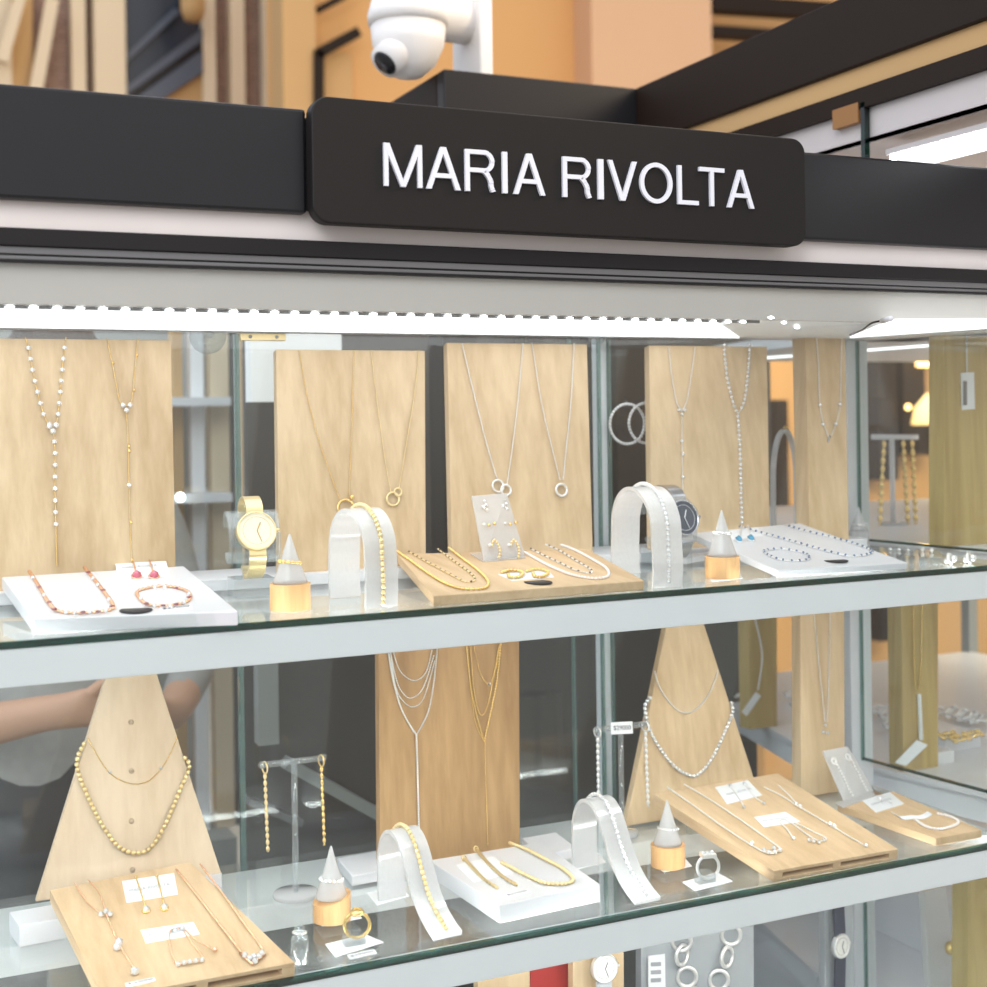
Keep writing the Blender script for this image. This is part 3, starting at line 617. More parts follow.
def oval(label, x, y, z, rx, ry):
    c = S(x, y, z); r = rx*mpp(c); b = S(x, y+ry, z); d = (S(x, y-ry, z)-b).length/2
    o = thing('oval_label', c, label, 'label'); q = [c+V((math.cos(t)*r, math.sin(t)*d, 0)) for t in [2*math.pi*i/36 for i in range(36)]]
    link('plate', MB().prism(q, (0, 0, .0008)), 'sticker', o)
    link('print', text_mb('MARIA RIVOLTA', c+V((-r*.7, -d*.12, .001)), (1, 0, 0), (0, 1, 0), d*.3, r*1.4), 'cardline', o)
oval('black oval label on the far left white tray', 136, 610.5, T1z, 16, 4)
def price(label, pts, z, txt, name='price_tag'):
    return sheet(label, pts, z, .0008, 'card', name, 'price tag', words=(.08, .28, .84, .44, txt, 'ink'))
price('small price strip in front of the red stone bracelet', [(160, 607), (190, 604.5), (192, 608), (160, 611.5)], T1z, '$27000')
# jewels on the oak slab
def bead_necklace(label, pts, z, r, step, mat, dark=0, core='gold'):
    q = flat(z, pts, r); o = thing('bead_necklace', q[0], label, 'necklace'); link('chain', chain_mb(q, r*.35, 'snake'), core, o)
    beads(o, q, r, step, mat); qq = resample(q, step)
    if dark: gems(o, [v+V((0, 0, r*.5)) for v in qq[::dark]], r*1.25, 'darkbead', 'dark_bead')
bead_necklace('outer gold bead necklace at the left of the oak slab', [(397, 551), (410, 560), (428, 573), (445, 583), (460, 588), (475, 589), (486, 587), (488, 581), (478, 570), (462, 558), (448, 547)], TW2, .0018, .0042, 'gold')
bead_necklace('inner fine gold necklace with dark beads at the left of the oak slab', [(409, 552), (425, 561), (440, 569), (455, 577), (466, 582), (475, 580), (470, 573), (455, 562), (438, 549)], TW2, .0010, .0042, 'palegold', 4)
bead_necklace('outer silver bead necklace at the right of the oak slab', [(524, 552), (535, 558), (550, 566), (570, 574), (590, 578), (604, 577.5), (609, 574), (605, 567), (590, 558), (575, 550), (560, 544.5)], TW2, .0018, .0042, 'pearl', core='silver')
bead_necklace('inner fine silver necklace with dark beads at the right of the oak slab', [(531, 549), (545, 556), (560, 563), (575, 570), (590, 573), (590, 569), (575, 560), (560, 551), (545, 544)], TW2, .0010, .0042, 'silver', 4, core='silver')
sheet('small white card under the gold bead rings', [(498, 574), (548, 570), (554, 577), (512, 580.5)], TW2)
for lb, cx, cy in (('left one of two coiled gold bead earrings on the white card', 514, 574), ('right one of two coiled gold bead earrings on the white card', 539, 573)):
    o = thing('bead_earring', S(cx, cy, TW2), lb, 'earring')
    beads(o, flat(TW2+.001, [(cx-12, cy-2), (cx-4, cy-4), (cx+6, cy-3), (cx+9, cy), (cx+4, cy+3), (cx-4, cy+3), (cx-6, cy)], .0014), .0020, .0043, 'gold')
oval('black oval label at the front of the oak slab', 538, 582.5, TW2, 13.5, 3.2)
# frosted earring card on the slab
def l_card(label, TL, TR, BL, BR, foot, z, mat='frost'):
    zb_ = z+.0016; bl, br = S(*BL, zb_), S(*BR, zb_); o = thing('earring_stand', (bl+br)/2-V((0, 0, .0016)), label, 'earring stand')
    ax = (br-bl).normalized(); yt_ = (bl.y+br.y)/2+.022; tl, tr = P(*TL, yt_), P(*TR, yt_); tt = tr-tl; 
    nn = ax.cross((tl-bl)).normalized(); nn = nn if nn.y > 0 else -nn; th = .002
    link('back_plate', MB().hexa([bl, br, br+nn*th, bl+nn*th], [tl, tr, tr+nn*th, tl+nn*th]), mat, o, bevel=.0004)
    q = [S(*f_, z+.0016) for f_ in foot]
    link('foot_plate', MB().hexa([v-V((0, 0, .0015)) for v in (q[3], q[2], q[1], q[0])], [q[3], q[2], q[1], q[0]]), mat, o, bevel=.0004)
    return Plane(bl, nn)
pcard = l_card('frosted card stand with three pairs of earrings on the oak slab', (472, 496), (507, 493), (484, 560), (525, 556), [(470, 553), (520, 549), (526, 557), (483, 561)], TW2)
def stud(label, pl, pts, mats, r, kind='stud'):
    o = thing('stud_earring', pl.at(*pts[0], .001), label, 'earring')
    for (x, y), mt_, r_ in zip(pts, mats, r): link('bead' if mt_ != 'crystal' else 'gemstone', MB().ball(pl.at(x, y, .0045), r_, 2 if mt_ != 'crystal' else 1, mt_ != 'crystal'), mt_, o)
for k, (dx, dy) in enumerate(((0, 0), (20, -1))):
    side = ('left', 'right')[k]
    stud('top %s silver stud of the frosted card on the oak slab' % side, pcard, [(484.5+dx, 501+dy), (483+dx, 507+dy), (487+dx, 510+dy), (486+dx, 505+dy)], ['silver', 'crystal', 'silver', 'silver'], [.0018, .0026, .002, .0022])
    stud('middle %s stud of gold and white balls on the frosted card' % side, pcard, [(484+dx*1.06, 524.5+dy), (489+dx*1.06, 525+dy), (494.5+dx*1.06, 523.5+dy)], ['pearl', 'gold', 'gold'], [.002, .002, .0021])
    o = thing('hoop_earring', pcard.at(499+dx*.96, 550+dy, .001), 'bottom %s gold bead half hoop on the frosted card' % side, 'earring')
    beads(o, catmull([pcard.at(492+dx*.96, 545, .006), pcard.at(494+dx*.96, 540, .007), pcard.at(498+dx*.96, 544, .008), pcard.at(500+dx*.96, 551, .008), pcard.at(499+dx*.96, 558, .006)]), .0018, .0036, 'palegold')
    link('pearl', MB().ball(pcard.at(490+dx*.96, 545, .005), .0024), 'pearl', o)
# jewels on the blue tray
def stone_line(label, pts, z, metal, gem, every=3, r=.0013, name='necklace', cat='necklace', closed=False):
    q = flat(z, pts, r, closed=closed); o = thing(name, q[0], label, cat); link('chain', chain_mb(q, r, 'link', closed), metal, o)
    gems(o, [v+V((0, 0, r*.6)) for v in resample(q, .0033*every)], r*1.35, gem)
stone_line('silver necklace with blue stones laid as a long U on the right white tray', [(740, 527), (758, 532), (780, 538), (805, 545), (830, 552), (850, 556), (866, 555), (872, 551), (855, 544), (830, 537), (805, 531), (785, 525)], T2z, 'silver', 'navy')
stone_line('silver bracelet with blue stones lying in a loop on the right white tray', [(764, 551), (770, 556), (782, 560), (797, 561), (809, 559), (806, 554), (795, 551), (780, 549)], T2z, 'silver', 'navy', 3, .0012, 'bracelet', 'bracelet', True)
drop_earring('left one of the drop earrings with bright blue stones', (741, 527), (739, 540), T2z, 'silver', 'blue', .005)
drop_earring('right one of the drop earrings with bright blue stones', (748, 526), (751, 539), T2z, 'silver', 'blue', .005)
sheet('small white card beneath the blue drop earrings', [(725, 531), (757, 527), (764, 535), (732, 540)], T2z)
oval('black oval label on the right white tray', 836, 561, T2z, 12, 2.6)
# ------------------------------------------------------------------ ring cones
def ring_cone(label, cx, yb, w, hw, tip, z, ringv, rmat, rlabel, beads_=False, wood_=True, cut=0):
    b0 = S(cx, yb, z); r = w/2*mpp(b0); b0 = S(cx, yb-2, z); px_ = mpp(b0); h = hw*px_; H = (yb-2-tip)*px_
    o = thing('ring_cone', b0, label, 'ring holder')
    if wood_:
        n_ = 32; tops = []; vs = [b0+V((r*math.cos(2*math.pi*i/n_), r*math.sin(2*math.pi*i/n_), .0008)) for i in range(n_)]
        tops = [V((v.x, v.y, b0.z+h+cut*(v.x-b0.x))) for v in vs]
        mb = MB(); mb.add(vs+tops, [list(range(n_))[::-1], list(range(n_, 2*n_))]+[(i, (i+1) % n_, n_+(i+1) % n_, n_+i) for i in range(n_)]); link('wood_base', mb, 'bamboo', o)
    else: link('base', MB().lathe([(r, .0005), (r, h)], b0), 'frost', o)
    rc = r*.86
    link('cone', MB().lathe([(rc, h+.0005), (rc*.93, h+.004), (rc*.45, h+(H-h)*.55), (.0011, H-.001), (.0004, H)], b0), 'frost', o)
    zz = h+.004+(yb-2-ringv)*px_-h-.004; t = (zz-h)/(H-h); rr_ = rc*(.95-.95*t)+.001
    q = thing('ring', b0+V((0, 0, zz)), rlabel, 'ring'); ax = V((.12, .05, 1)).normalized()
    if beads_:
        x_, y_, _ = frame_of(ax); link('band', MB().torus(b0+V((0, 0, zz)), rr_, .0006, ax), rmat, q)
        scatter('bead', lball(.0021, 2, True, q), 'crystal' if beads_ == 2 else rmat, q, [loc_in(q, b0+V((0, 0, zz))+(x_*math.cos(t_)+y_*math.sin(t_))*rr_) for t_ in [2*math.pi*i/14 for i in range(14)]])
    else:
        link('band', MB().torus(b0+V((0, 0, zz)), rr_, .0011, ax), rmat, q); gems(q, [b0+V((rr_*.3+dx, -rr_*.95, zz+.001)) for dx in (-.004, 0, .004)], .002, 'crystal')
    return b0
ring_cone('frosted ring cone on a wood base beside the gold watch', 290.5, 612, 41, 27, 534, Z1, 562, 'gold', 'gold bead ring on the cone beside the gold watch', 1)
ring_cone('frosted ring cone on a wood base beside the dark dial watch', 722.5, 580, 35, 22, 510, Z1, 533, 'silver', 'ring of white stones on the cone beside the dark dial watch', 2)
ring_cone('frosted ring cone on a slant-cut wood base near the gold signet ring', 332, 922, 38, 23, 846, Z2, 879, 'palegold', 'beaded gold ring on the slant-cut cone', 2, cut=.25)
ring_cone('frosted ring cone on a wood base near the silver square ring', 668, 868, 34, 22, 800, Z2, 828, 'silver', 'silver ring on the cone near the right oak slab')
ring_cone('small all-frosted ring cone beside the white corner post', 859, 546, 20, 13, 507, Z1, 525, 'silver', 'silver ring on the small cone beside the corner post', 0, wood_=False)
for lb, q in (('white card under the slant-cut ring cone', [(314, 915), (352, 908), (362, 918), (322, 926)]), ('white card under the ring cone near the silver square ring', [(652, 864), (685, 858), (692, 866), (664, 872)])):
    sheet(lb, q, Z2)
sheet('white card under the ring cone by the dark dial watch', [(707, 575), (738, 571), (743, 578), (712, 581.5)], Z1)
# ------------------------------------------------------------------ frosted arches and ramps with bracelets
def arch(label, A, B, h_px, w, z, shape, blabel, metal, stone, br=.0016, step=.0034, card=None, back=.8):
    a, b = S(*A, z+.0005), S(*B, z+.0005); d = b-a; L = d.length; dn = d.normalized(); wv = V((-dn.y, dn.x, 0))
    if wv.y < 0: wv = -wv
    h = h_px*mpp((a+b)/2); prof = []
    if shape == 'arch':
        prof = [(0, 0), (-.02, .25*h), (0, .5*h)]+[(.5-.5*math.cos(t), h*(.56+.44*math.sin(t))) for t in [math.pi*i/14 for i in range(1, 14)]]+[(1, .5*h), (1.02, .25*h), (1, 0)]
    else:
        prof = [(0, 0), (-.01, .3*h), (0, .6*h), (.05, .82*h), (.14, .96*h), (.24, h), (.34, .96*h), (.44, .82*h), (.53, .6*h), (.62, .38*h), (.74, .2*h), (.87, .08*h), (1, 0)]
    path = catmull([a+dn*(s_*L)+V((0, 0, t)) for s_, t in prof], False, 4)
    o = thing('bracelet_stand', (a+b)/2-V((0, 0, .0005)), label, 'bracelet stand'); link('band', MB().ribbon(path, wv*w, .0042), 'frost', o)
    n0 = int(len(path)*(1-back)); off = []
    for i in range(n0, len(path)-1):
        t = (path[i+1]-path[i-1]).normalized() if i else V((0, 0, 1)); nn = t.cross(wv).normalized()
        if nn.dot((path[i]-(a+b)/2)) < 0 and shape == 'arch': nn = -nn
        if shape != 'arch' and i > len(path)*.3 and nn.dot(dn+UZ) < 0: nn = -nn
        if shape != 'arch' and i <= len(path)*.3 and nn.dot(UZ*.6-dn) < 0: nn = -nn
        off.append(path[i]+nn*(.0021+br)+V((0, 0, .0004)))
    q = thing('bracelet', off[len(off)//2], blabel, 'bracelet'); link('chain', chain_mb(off, br*.4, 'snake'), metal, q)
    beads(q, off, br, step, stone, 'bead' if stone != 'crystal' else 'gemstone', 2 if stone != 'crystal' else 1, stone != 'crystal')
    return o
arch('frosted arch stand just right of the gold watch and ring cone', (345, 597), (381, 607), 92, .034, Z1, 'arch', 'gold bead bracelet over the frosted arch left of the oak slab', 'gold', 'palegold', .0026, .0056, back=.66)
arch('frosted arch stand between the oak slab and the dark dial watch', (626, 574), (667, 587), 92, .034, Z1, 'arch', 'tennis bracelet of white stones over the frosted arch right of the oak slab', 'silver', 'crystal', .0026, .0056, back=.95)
arch('frosted wave-shaped stand left of the white tray on the middle shelf', (392, 898), (448, 936), 78, .032, Z2, 'ramp', 'gold link bracelet running down the left wave-shaped stand', 'gold', 'palegold', .0026, .0056, back=.72)
arch('frosted wave-shaped stand right of the white tray on the middle shelf', (585, 866), (648, 901), 76, .032, Z2, 'ramp', 'bracelet of white stones running down the right wave-shaped stand', 'silver', 'crystal', .0026, .0056, back=.72)
sheet('white card under the left wave-shaped stand', [(367, 893), (402, 886), (409, 896), (377, 905)], Z2)
sheet('white card under the right wave-shaped stand', [(570, 858), (598, 853), (606, 862), (578, 869)], Z2)
# ------------------------------------------------------------------ watches on clear stands
def watch(label, slabel, cx, cy, rp, y, z, tilt, yaw, case_m, dial_m, band_m, stand=True, bw=.92, hands='ink', lead=2.3, hang=False):
    c = P(cx, cy, y); R = rp*mpp(c); rot = Matrix.Rotation(yaw, 3, 'Z') @ Matrix.Rotation(tilt, 3, 'X')
    ax, ny, up = rot @ V((1, 0, 0)), rot @ V((0, -1, 0)), rot @ V((0, 0, 1))
    w = thing('wristwatch', c, label, 'watch')
    link('case', MB().lathe([(R*.95, -R*.3), (R, -R*.22), (R, R*.1), (R*.97, R*.18), (R*.91, R*.18), (R*.91, R*.1)], c, ny, 36), case_m, w)
    link('dial', MB().lathe([(R*.91, 0), (R*.91, R*.12)], c, ny, 36, False), dial_m, w); dl = w.children[-1]
    for a, l_ in ((-70, .62), (65, .45)):
        d = up*math.sin(math.radians(a))+ax*math.cos(math.radians(a)); link('hand', MB().beam(c+ny*R*.15, c+ny*R*.15+d*R*l_, R*.05, R*.03), hands, dl)
    link('hour_mark', MB().torus(c+ny*R*.12, R*.70, R*.012, ny, 36, 4), hands, dl)
    link('crown', MB().tube([c+ax*R*.98, c+ax*R*1.16], R*.1, 10), case_m, w)
    for s_ in (1, -1):
        pts = [c+up*s_*R*.92-ny*R*.1, c+up*s_*R*1.3-ny*R*.12, c+up*s_*R*1.75-ny*R*.5, c+up*s_*R*2.0-ny*R*1.1, c+up*s_*R*1.9-ny*R*1.9, c+up*s_*R*1.3-ny*R*2.4]
        if hang: pts = [c+up*s_*R*.92-ny*R*.1, c+up*s_*R*1.5-ny*R*.12, c+up*s_*R*lead-ny*R*.2, c+up*s_*R*(lead+1)-ny*R*.25]
        link('strap', MB().ribbon(catmull(pts, False, 4), ax*R*2*bw*.5, R*.14), band_m, w)
    if stand:
        o = thing('watch_stand', (c.x, c.y, z), slabel, 'watch stand')
        g = V((c.x, c.y, 0))-V((ny.x, ny.y, 0))*R*1.5; base = V((g.x, g.y, z))
        link('base_block', MB().obox(base+V((0, 0, R*.45)), ax, V((-ax.y, ax.x, 0)), UZ, R*2.1, R*1.9, R*.88), 'acrylic', o, bevel=.001)
        link('upright', MB().obox(V((base.x, base.y, (z+R*.88+c.z-up.z*R*1.6)/2+.0003)), ax, V((-ax.y, ax.x, 0)), UZ, R*.9, R*.25, c.z-up.z*R*1.6-z-R*.88), 'acrylic', o)
        pts = [c-ny*R*.52+up*R*1.25*math.cos(t)-ny*(R*1.02-R*1.02*abs(math.sin(t)) if t < math.pi else R*1.02+R*.7*abs(math.sin(t))) for t in [math.radians(a) for a in range(-10, 300, 15)]]
        pts = [c-ny*R*1.25+up*R*1.3*math.cos(t)+ny*R*.78*math.sin(t) for t in [math.radians(a) for a in range(-60, 241, 15)]]
        link('cuff', MB().ribbon(pts, ax*R*2.6, R*.12), 'acrylic', o)
    return w
watch('gold wristwatch with pale dial on a clear stand at left of the upper shelf', 'clear acrylic stand under the gold wristwatch', 256.5, 531, 20, .17, Z1, -.30, -.05, 'palegold', 'dial_cream', 'palegold', hands='gold', bw=.85)
watch('silver wristwatch with dark dial behind the arch with the tennis bracelet', 'clear acrylic stand under the dark dial wristwatch', 683, 518, 18.5, .19, Z1, -.25, .12, 'steel', 'dial_dark', 'steel', hands='white')
# ------------------------------------------------------------------ T-shaped earring stands
def t_stand(label, rod, barp, disc, yd, z, rb, mat='acrylic'):
    b0 = S(*disc, z); o = thing('earring_stand', b0, label, 'earring stand')
    pa_, pb__ = P(*barp[0], b0.y), P(*barp[1], b0.y); zt__ = (pa_.z+pb__.z)/2; pa_.z = pb__.z = zt__
    link('base_disc', MB().lathe([(rb, .0004), (rb, .004), (rb*.97, .0048)], b0), 'frost', o)
    link('rod', MB().tube([b0+V((0, 0, .0045)), V((b0.x, b0.y, zt__))], .0034, 12), mat, o)
    link('crossbar', MB().tube([pa_, pb__], .0036, 12), mat, o); 
    for e_ in (pa_, pb__): link('end_cap', MB().ball(e_, .0044), mat, o)
    return pa_, pb__
def bar_earring(label, top, px_len, metal, dx=0.):
    o = thing('bar_earring', top, label, 'earring'); k = mpp(top); L = px_len*k; t = top+V((0, -.0, -.004))
    link('hoop', MB().torus(top+V((0, 0, -.003)), .0062, .0010, (1, .2, 0), 20, 6), metal, o)
    link('bar', chain_mb([t+V((0, 0, -.005)), t+V((dx*k, 0, -L))], .0021, 'link'), metal, o)
ea, eb = t_stand('clear T-shaped stand with two long gold earrings on the middle shelf', None, ((262, 765), (323, 758)), (296, 896), 0, Z2, .025)
bar_earring('left long gold bar earring on the clear T-shaped stand', ea+V((.003, 0, 0)), 84, 'palegold', 2); bar_earring('right long gold bar earring on the clear T-shaped stand', eb+V((-.002, 0, 0)), 84, 'gold', 2)
ea, eb = t_stand('clear T-shaped stand with a price tag, left of the right A-shaped bust', None, ((596, 728), (646, 726)), (622, 835), 0, Z2, .02)
bar_earring('left long silver earring on the T-shaped stand with price tag', ea+V((.002, 0, 0)), 74, 'silver'); bar_earring('right long silver earring on the T-shaped stand with price tag', eb+V((-.001, 0, 0)), 80, 'silver', 2)
def upright_tag(label, pts, y, txt, name='price_tag'):
    q = [P(*p_, y) for p_ in pts]; o = thing(name, (q[2]+q[3])/2, label, 'price tag')
    link('paper', MB().hexa([q[3], q[2], q[2]+V((0, .0008, 0)), q[3]+V((0, .0008, 0))], [q[0], q[1], q[1]+V((0, .0008, 0)), q[0]+V((0, .0008, 0))]), 'card', o)
    ax = q[2]-q[3]; up = q[0]-q[3]; link('print', text_mb(txt, q[3]+ax*.1+up*.3-V((0, .0004, 0)), ax.normalized(), up.normalized(), up.length*.42, ax.length*.8), 'ink', o)
upright_tag('white price tag on the crossbar of the right T-shaped stand', [(611, 722.5), (632.5, 721.5), (633, 733.5), (611.5, 734.5)], (ea.y-.0048), '$29000')
# ------------------------------------------------------------------ rings on clear holders
def ring_on_holder(label, hlabel, clabel, cx, cy, rp, cardq, z, metal, base, yaw=.3, top='signet'):
    sheet(clabel, cardq, z); b0 = S(*base, z+.0006); c = P(cx, cy, b0.y); R = rp*mpp(c)
    h = thing('ring_holder', b0, hlabel, 'ring holder'); link('block', MB().obox(b0+V((0, 0, .005)), V((1, 0, 0)), V((0, 1, 0)), UZ, R*1.7, .012, .0098), 'acrylic', h, bevel=.001)
    link('prong', MB().obox(b0+V((0, 0, .0125)), V((1, 0, 0)), V((0, 1, 0)), UZ, R*.9, .006, .005), 'acrylic', h, bevel=.0008)
    o = thing('ring', c, label, 'ring'); ax = V((-math.sin(yaw), -math.cos(yaw), 0)); link('band', MB().torus(c, R, R*.14, ax, 36, 10), metal, o)
    sd_ = V((math.cos(yaw), -math.sin(yaw), 0))
    if top == 'signet': link('signet', MB().lathe([(R*.55, 0), (R*.62, R*.2), (R*.5, R*.34)], c+UZ*R*.86, UZ, 20), metal, o); link('rim', MB().torus(c+UZ*R*1.2, R*.42, R*.05, UZ, 20, 6), metal, o)
    else: link('bezel', MB().obox(c+UZ*R*1.05, sd_, ax, UZ, R*1.3, R*1.0, R*.34), metal, o, bevel=.0006); gems(o, [c+UZ*R*1.22+sd_*R*t for t in (-.4, 0, .4)], R*.22, 'crystal')
ring_on_holder('gold signet ring on a clear holder at front of the middle shelf', 'clear holder under the gold signet ring', 'white card under the gold signet ring', 357, 925, 12.5, [(325, 944), (365, 934), (384, 942), (335, 957)], Z2, 'gold', (354, 944))
ring_on_holder('silver square-topped ring on a clear holder left of the right oak slab', 'clear holder under the silver square-topped ring', 'white card under the silver square-topped ring', 708, 867, 11.5, [(682, 882), (717, 872), (733, 881), (695, 891)], Z2, 'silver', (705, 882), .2, 'square')
price('small price strip in front of the gold signet ring card', [(347, 955), (374, 949), (377, 953), (350, 959)], Z2, '$29900')
price('price strip at the front edge of the left oak slab', [(125, 983), (154, 977), (156, 980.5), (126, 987)], SLz, '$ 69000')
price('price strip at the front of the middle white tray', [(504, 894), (527, 889), (530, 892), (507, 897.5)], T3z, '$27000')
b0 = S(300, 962, Z2); h = thing('ring_holder', b0, 'tall clear finger-shaped ring holder beside the left oak slab', 'ring holder')
link('column', MB().lathe([(.0085, .0004), (.0085, .022), (.0075, .024)], b0, n=20), 'acrylic', h); link('finger', MB().lathe([(.005, .0242), (.0046, .034), (.001, .037)], b0, n=16), 'acrylic', h)
o = thing('ring', b0+V((0, 0, .028)), 'thin silver ring on the finger-shaped clear holder', 'ring'); link('band', MB().torus(b0+V((0, 0, .0285)), .0062, .0011, (.1, .1, 1)), 'silver', o); gems(o, [b0+V((-.002, -.006, .029))], .0022, 'crystal')
# ------------------------------------------------------------------ jewels on the left oak slab
oz = SLz+.001
n = necklace('gold Y-shaped necklace with three pale stones at left of the tilted oak slab', 'rose', [('chain', flat(oz, [(74.5, 883), (88, 903), (104, 916)]), .0007, 'rope'), ('chain', flat(oz, [(88, 880), (98, 891), (106, 911)]), .0006, 'rope'), ('chain', flat(oz, [(106, 914), (114.7, 935), (124, 953), (135, 970)]), .0008, 'rope'),
    ('gems', [S(x, y, SLz+.0035) for x, y in ((101, 914), (106, 911), (110, 914))], .0030, 'crystal'), ('gems', [S(119, 942, SLz+.003), S(117, 947, SLz+.003), S(134.8, 971, SLz+.004)], .0042, 'crystal')])
sheet('white card under the gold dangling earrings on the left oak slab', [(122, 881), (174, 873), (178, 894), (126.6, 902.6)], SLz, words=(.1, .42, .8, .14, 'MARIA RIVOLTA', 'cardline'))
drop_earring('left one of the dangling gold earrings on the left oak slab', (136, 877), (146, 910), SLz, 'gold', 'crystal', .0038)
drop_earring('right one of the dangling gold earrings on the left oak slab', (157, 876), (164.5, 908), SLz, 'gold', 'crystal', .0038)
sheet('white card under the cluster bracelet on the left oak slab', [(140.6, 930), (193.4, 922), (199.7, 933.6), (146, 943)], SLz, words=(.1, .4, .8, .2, 'MARIA RIVOLTA', 'cardline'))
n = necklace('fine gold bracelet with a row of small clusters on the left oak slab', 'rose', [('chain', flat(oz, [(215, 950), (196, 940), (185, 930), (176, 928), (170, 932), (170, 945), (176, 964), (185, 963), (195, 961), (204, 960), (193, 945), (184, 932)]), .0007, 'rope'),
    ('gems', [S(x, y, SLz+.003) for x, y in ((178, 964), (184, 962.5), (190, 961.5), (196, 960.5), (202, 960), (175, 930), (182, 928))], .0026, 'crystal'), ('gems', [S(215, 950, SLz+.003)], .0024, 'rose')], name='bracelet', cat='bracelet')
necklace('gold chain with a wide diamond-set pendant at right of the left oak slab', 'rose', [('chain', flat(oz, [(176, 869), (195, 893), (220, 925), (243, 954), (250, 959)]), .0011, 'rope'), ('chain', flat(oz, [(200, 864), (220, 890), (245, 925), (263, 951), (258, 958)]), .0010, 'rope'),
    ('gems', [S(x, y, SLz+.0035) for x, y in ((245, 955), (250, 958), (254, 956), (259, 956), (262, 953), (255, 961))], .0032, 'crystal'), ('pendant', MB().tube([S(x, y, SLz+.002) for x, y in ((240, 953), (252, 964), (265, 954))], .0014, 6), 'rose')])
# jewels on the middle white tray
sheet('white card under the two gold bar earrings on the middle tray', [(456, 865), (494, 856), (514, 873), (474, 882)], T3z)
for lb, pts in (('left gold link bar earring on the middle white tray', [(464, 858), (473, 868), (484, 879), (498, 888)]), ('right gold link bar earring on the middle white tray', [(476, 849), (488, 863), (502, 876), (517, 885)])):
    o = thing('bar_earring', S(*pts[0], T3z), lb, 'earring'); link('bar', chain_mb(flat(T3z, pts, .002), .0021, 'link'), 'palegold', o); link('clasp', MB().torus(S(*pts[0], T3z+.0028), .003, .0008, (.3, -1, .3), 16, 6), 'palegold', o)
necklace('gold graduated bead necklace in a U on the middle white tray', 'gold', [('chain', flat(T3z, [(510, 843), (528, 850), (545, 859), (562, 868), (572, 877), (571, 882), (560, 884), (545, 883), (532, 878), (516, 870), (501, 862)], .002), .0006, 'snake'), ('beads', flat(T3z, [(510, 843), (528, 850), (545, 859), (562, 868), (572, 877), (571, 882), (560, 884), (545, 883), (532, 878), (516, 870), (501, 862)], .0022), .0023, .0046, 'palegold')])
# jewels on the right oak slab
oz = SRz+.001
necklace('double silver chain with a stone-set pendant at left of the right oak slab', 'silver', [('chain', flat(oz, [(667, 787), (690, 803), (725, 828), (762, 851), (775, 853)]), .0010, 'rope'), ('chain', flat(oz, [(684, 784), (712, 801), (745, 823), (772, 842), (780, 848)]), .0010, 'rope'),
    ('gems', [S(x, y, SRz+.003) for x, y in ((764, 850), (769, 852), (775, 852), (780, 850), (774, 848))], .003, 'crystal'), ('gems', [S(752, 843, SRz+.003)], .0024, 'crystal')])
sheet('white card at back of the right oak slab with small silver earrings', [(715, 787), (748, 780), (762, 795), (727, 804)], SRz, words=(.15, .4, .7, .12, 'MARIA RIVOLTA', 'cardline'))
for lb, pts in (('left small silver earring below the back card of the right oak slab', [(730, 785), (740, 800), (744, 807)]), ('right small silver earring below the back card of the right oak slab', [(744, 783), (755, 797), (764, 803)])):
    o = thing('dangle_earring', S(*pts[0], SRz), lb, 'earring'); link('chain', chain_mb(flat(SRz, pts, .0015), .0009, 'rope'), 'silver', o); gems(o, [S(*pts[-1], SRz+.0025), S(*pts[0], SRz+.0025)], .0023, 'crystal')
sheet('white card under the silver cluster bracelet on the right oak slab', [(754, 817), (785.6, 811.7), (800.5, 821.5), (764, 827)], SRz, words=(.12, .45, .7, .14, 'MARIA RIVOLTA', 'cardline'))
necklace('fine silver bracelet with small clusters on the right oak slab', 'silver', [('chain', flat(oz, [(793.5, 839), (787, 829), (780, 822), (785, 819), (796, 826), (808, 835), (820, 841), (826, 838), (812, 831), (796, 823)]), .0009, 'rope'), ('gems', [S(x, y, SRz+.003) for x, y in ((809, 840), (814, 841), (819, 842), (824, 840), (793, 838))], .0025, 'crystal')], name='bracelet', cat='bracelet')
necklace('long silver necklace with three stones along the right oak slab', 'silver', [('chain', flat(oz, [(764, 787), (782, 796), (798, 806), (832, 826), (850, 837), (866, 846)]), .0009, 'rope'), ('chain', flat(oz, [(778, 785), (788, 794), (797, 804)]), .0008, 'rope'), ('gems', [S(x, y, SRz+.003) for x, y in ((796, 804), (800, 806), (830, 824), (834, 826), (866, 845))], .003, 'crystal')])
# far right: leaning frosted card, white card, pearl bracelet
pc2 = l_card('frosted card leaning at the far right of the middle shelf with two silver earrings', (823, 751), (848, 746), (844, 801), (874, 791), [(835, 803), (872, 791), (876, 795), (843, 807)], S4z)
for lb, pts in (('left silver bead earring on the far right frosted card', [(834, 759), (838, 766), (843, 776), (848, 787), (853, 796)]), ('right silver bead earring on the far right frosted card', [(848, 755), (853, 763), (858, 773), (863, 783), (868, 791)])):
    o = thing('dangle_earring', pc2.at(*pts[0], .002), lb, 'earring'); beads(o, catmull([pc2.at(x, y, .009) for x, y in pts]), .0017, .0042, 'silver')
    link('knot', MB().torus(pc2.at(pts[0][0], pts[0][1]+2, .009), .0042, .0014, pc2.n, 18, 6), 'silver', o)
sheet('white card on the narrow oak slab at far right', [(861.5, 800), (890, 792), (904, 803.5), (876, 812.5)], S4z, words=(.12, .45, .7, .14, 'MARIA RIVOLTA', 'cardline'))
for lb, x, y in (('left silver stud on the far right white card', 880, 799), ('right silver stud on the far right white card', 890, 801)):
    o = thing('stud_earring', S(x, y, S4z+.0006), lb, 'earring'); link('bead', MB().ball(S(x, y, S4z+.0028), .0021), 'silver', o); link('post', MB().tube([S(x, y, S4z+.0025), S(x+3, y+5, S4z+.0012)], .0005, 6), 'silver', o)
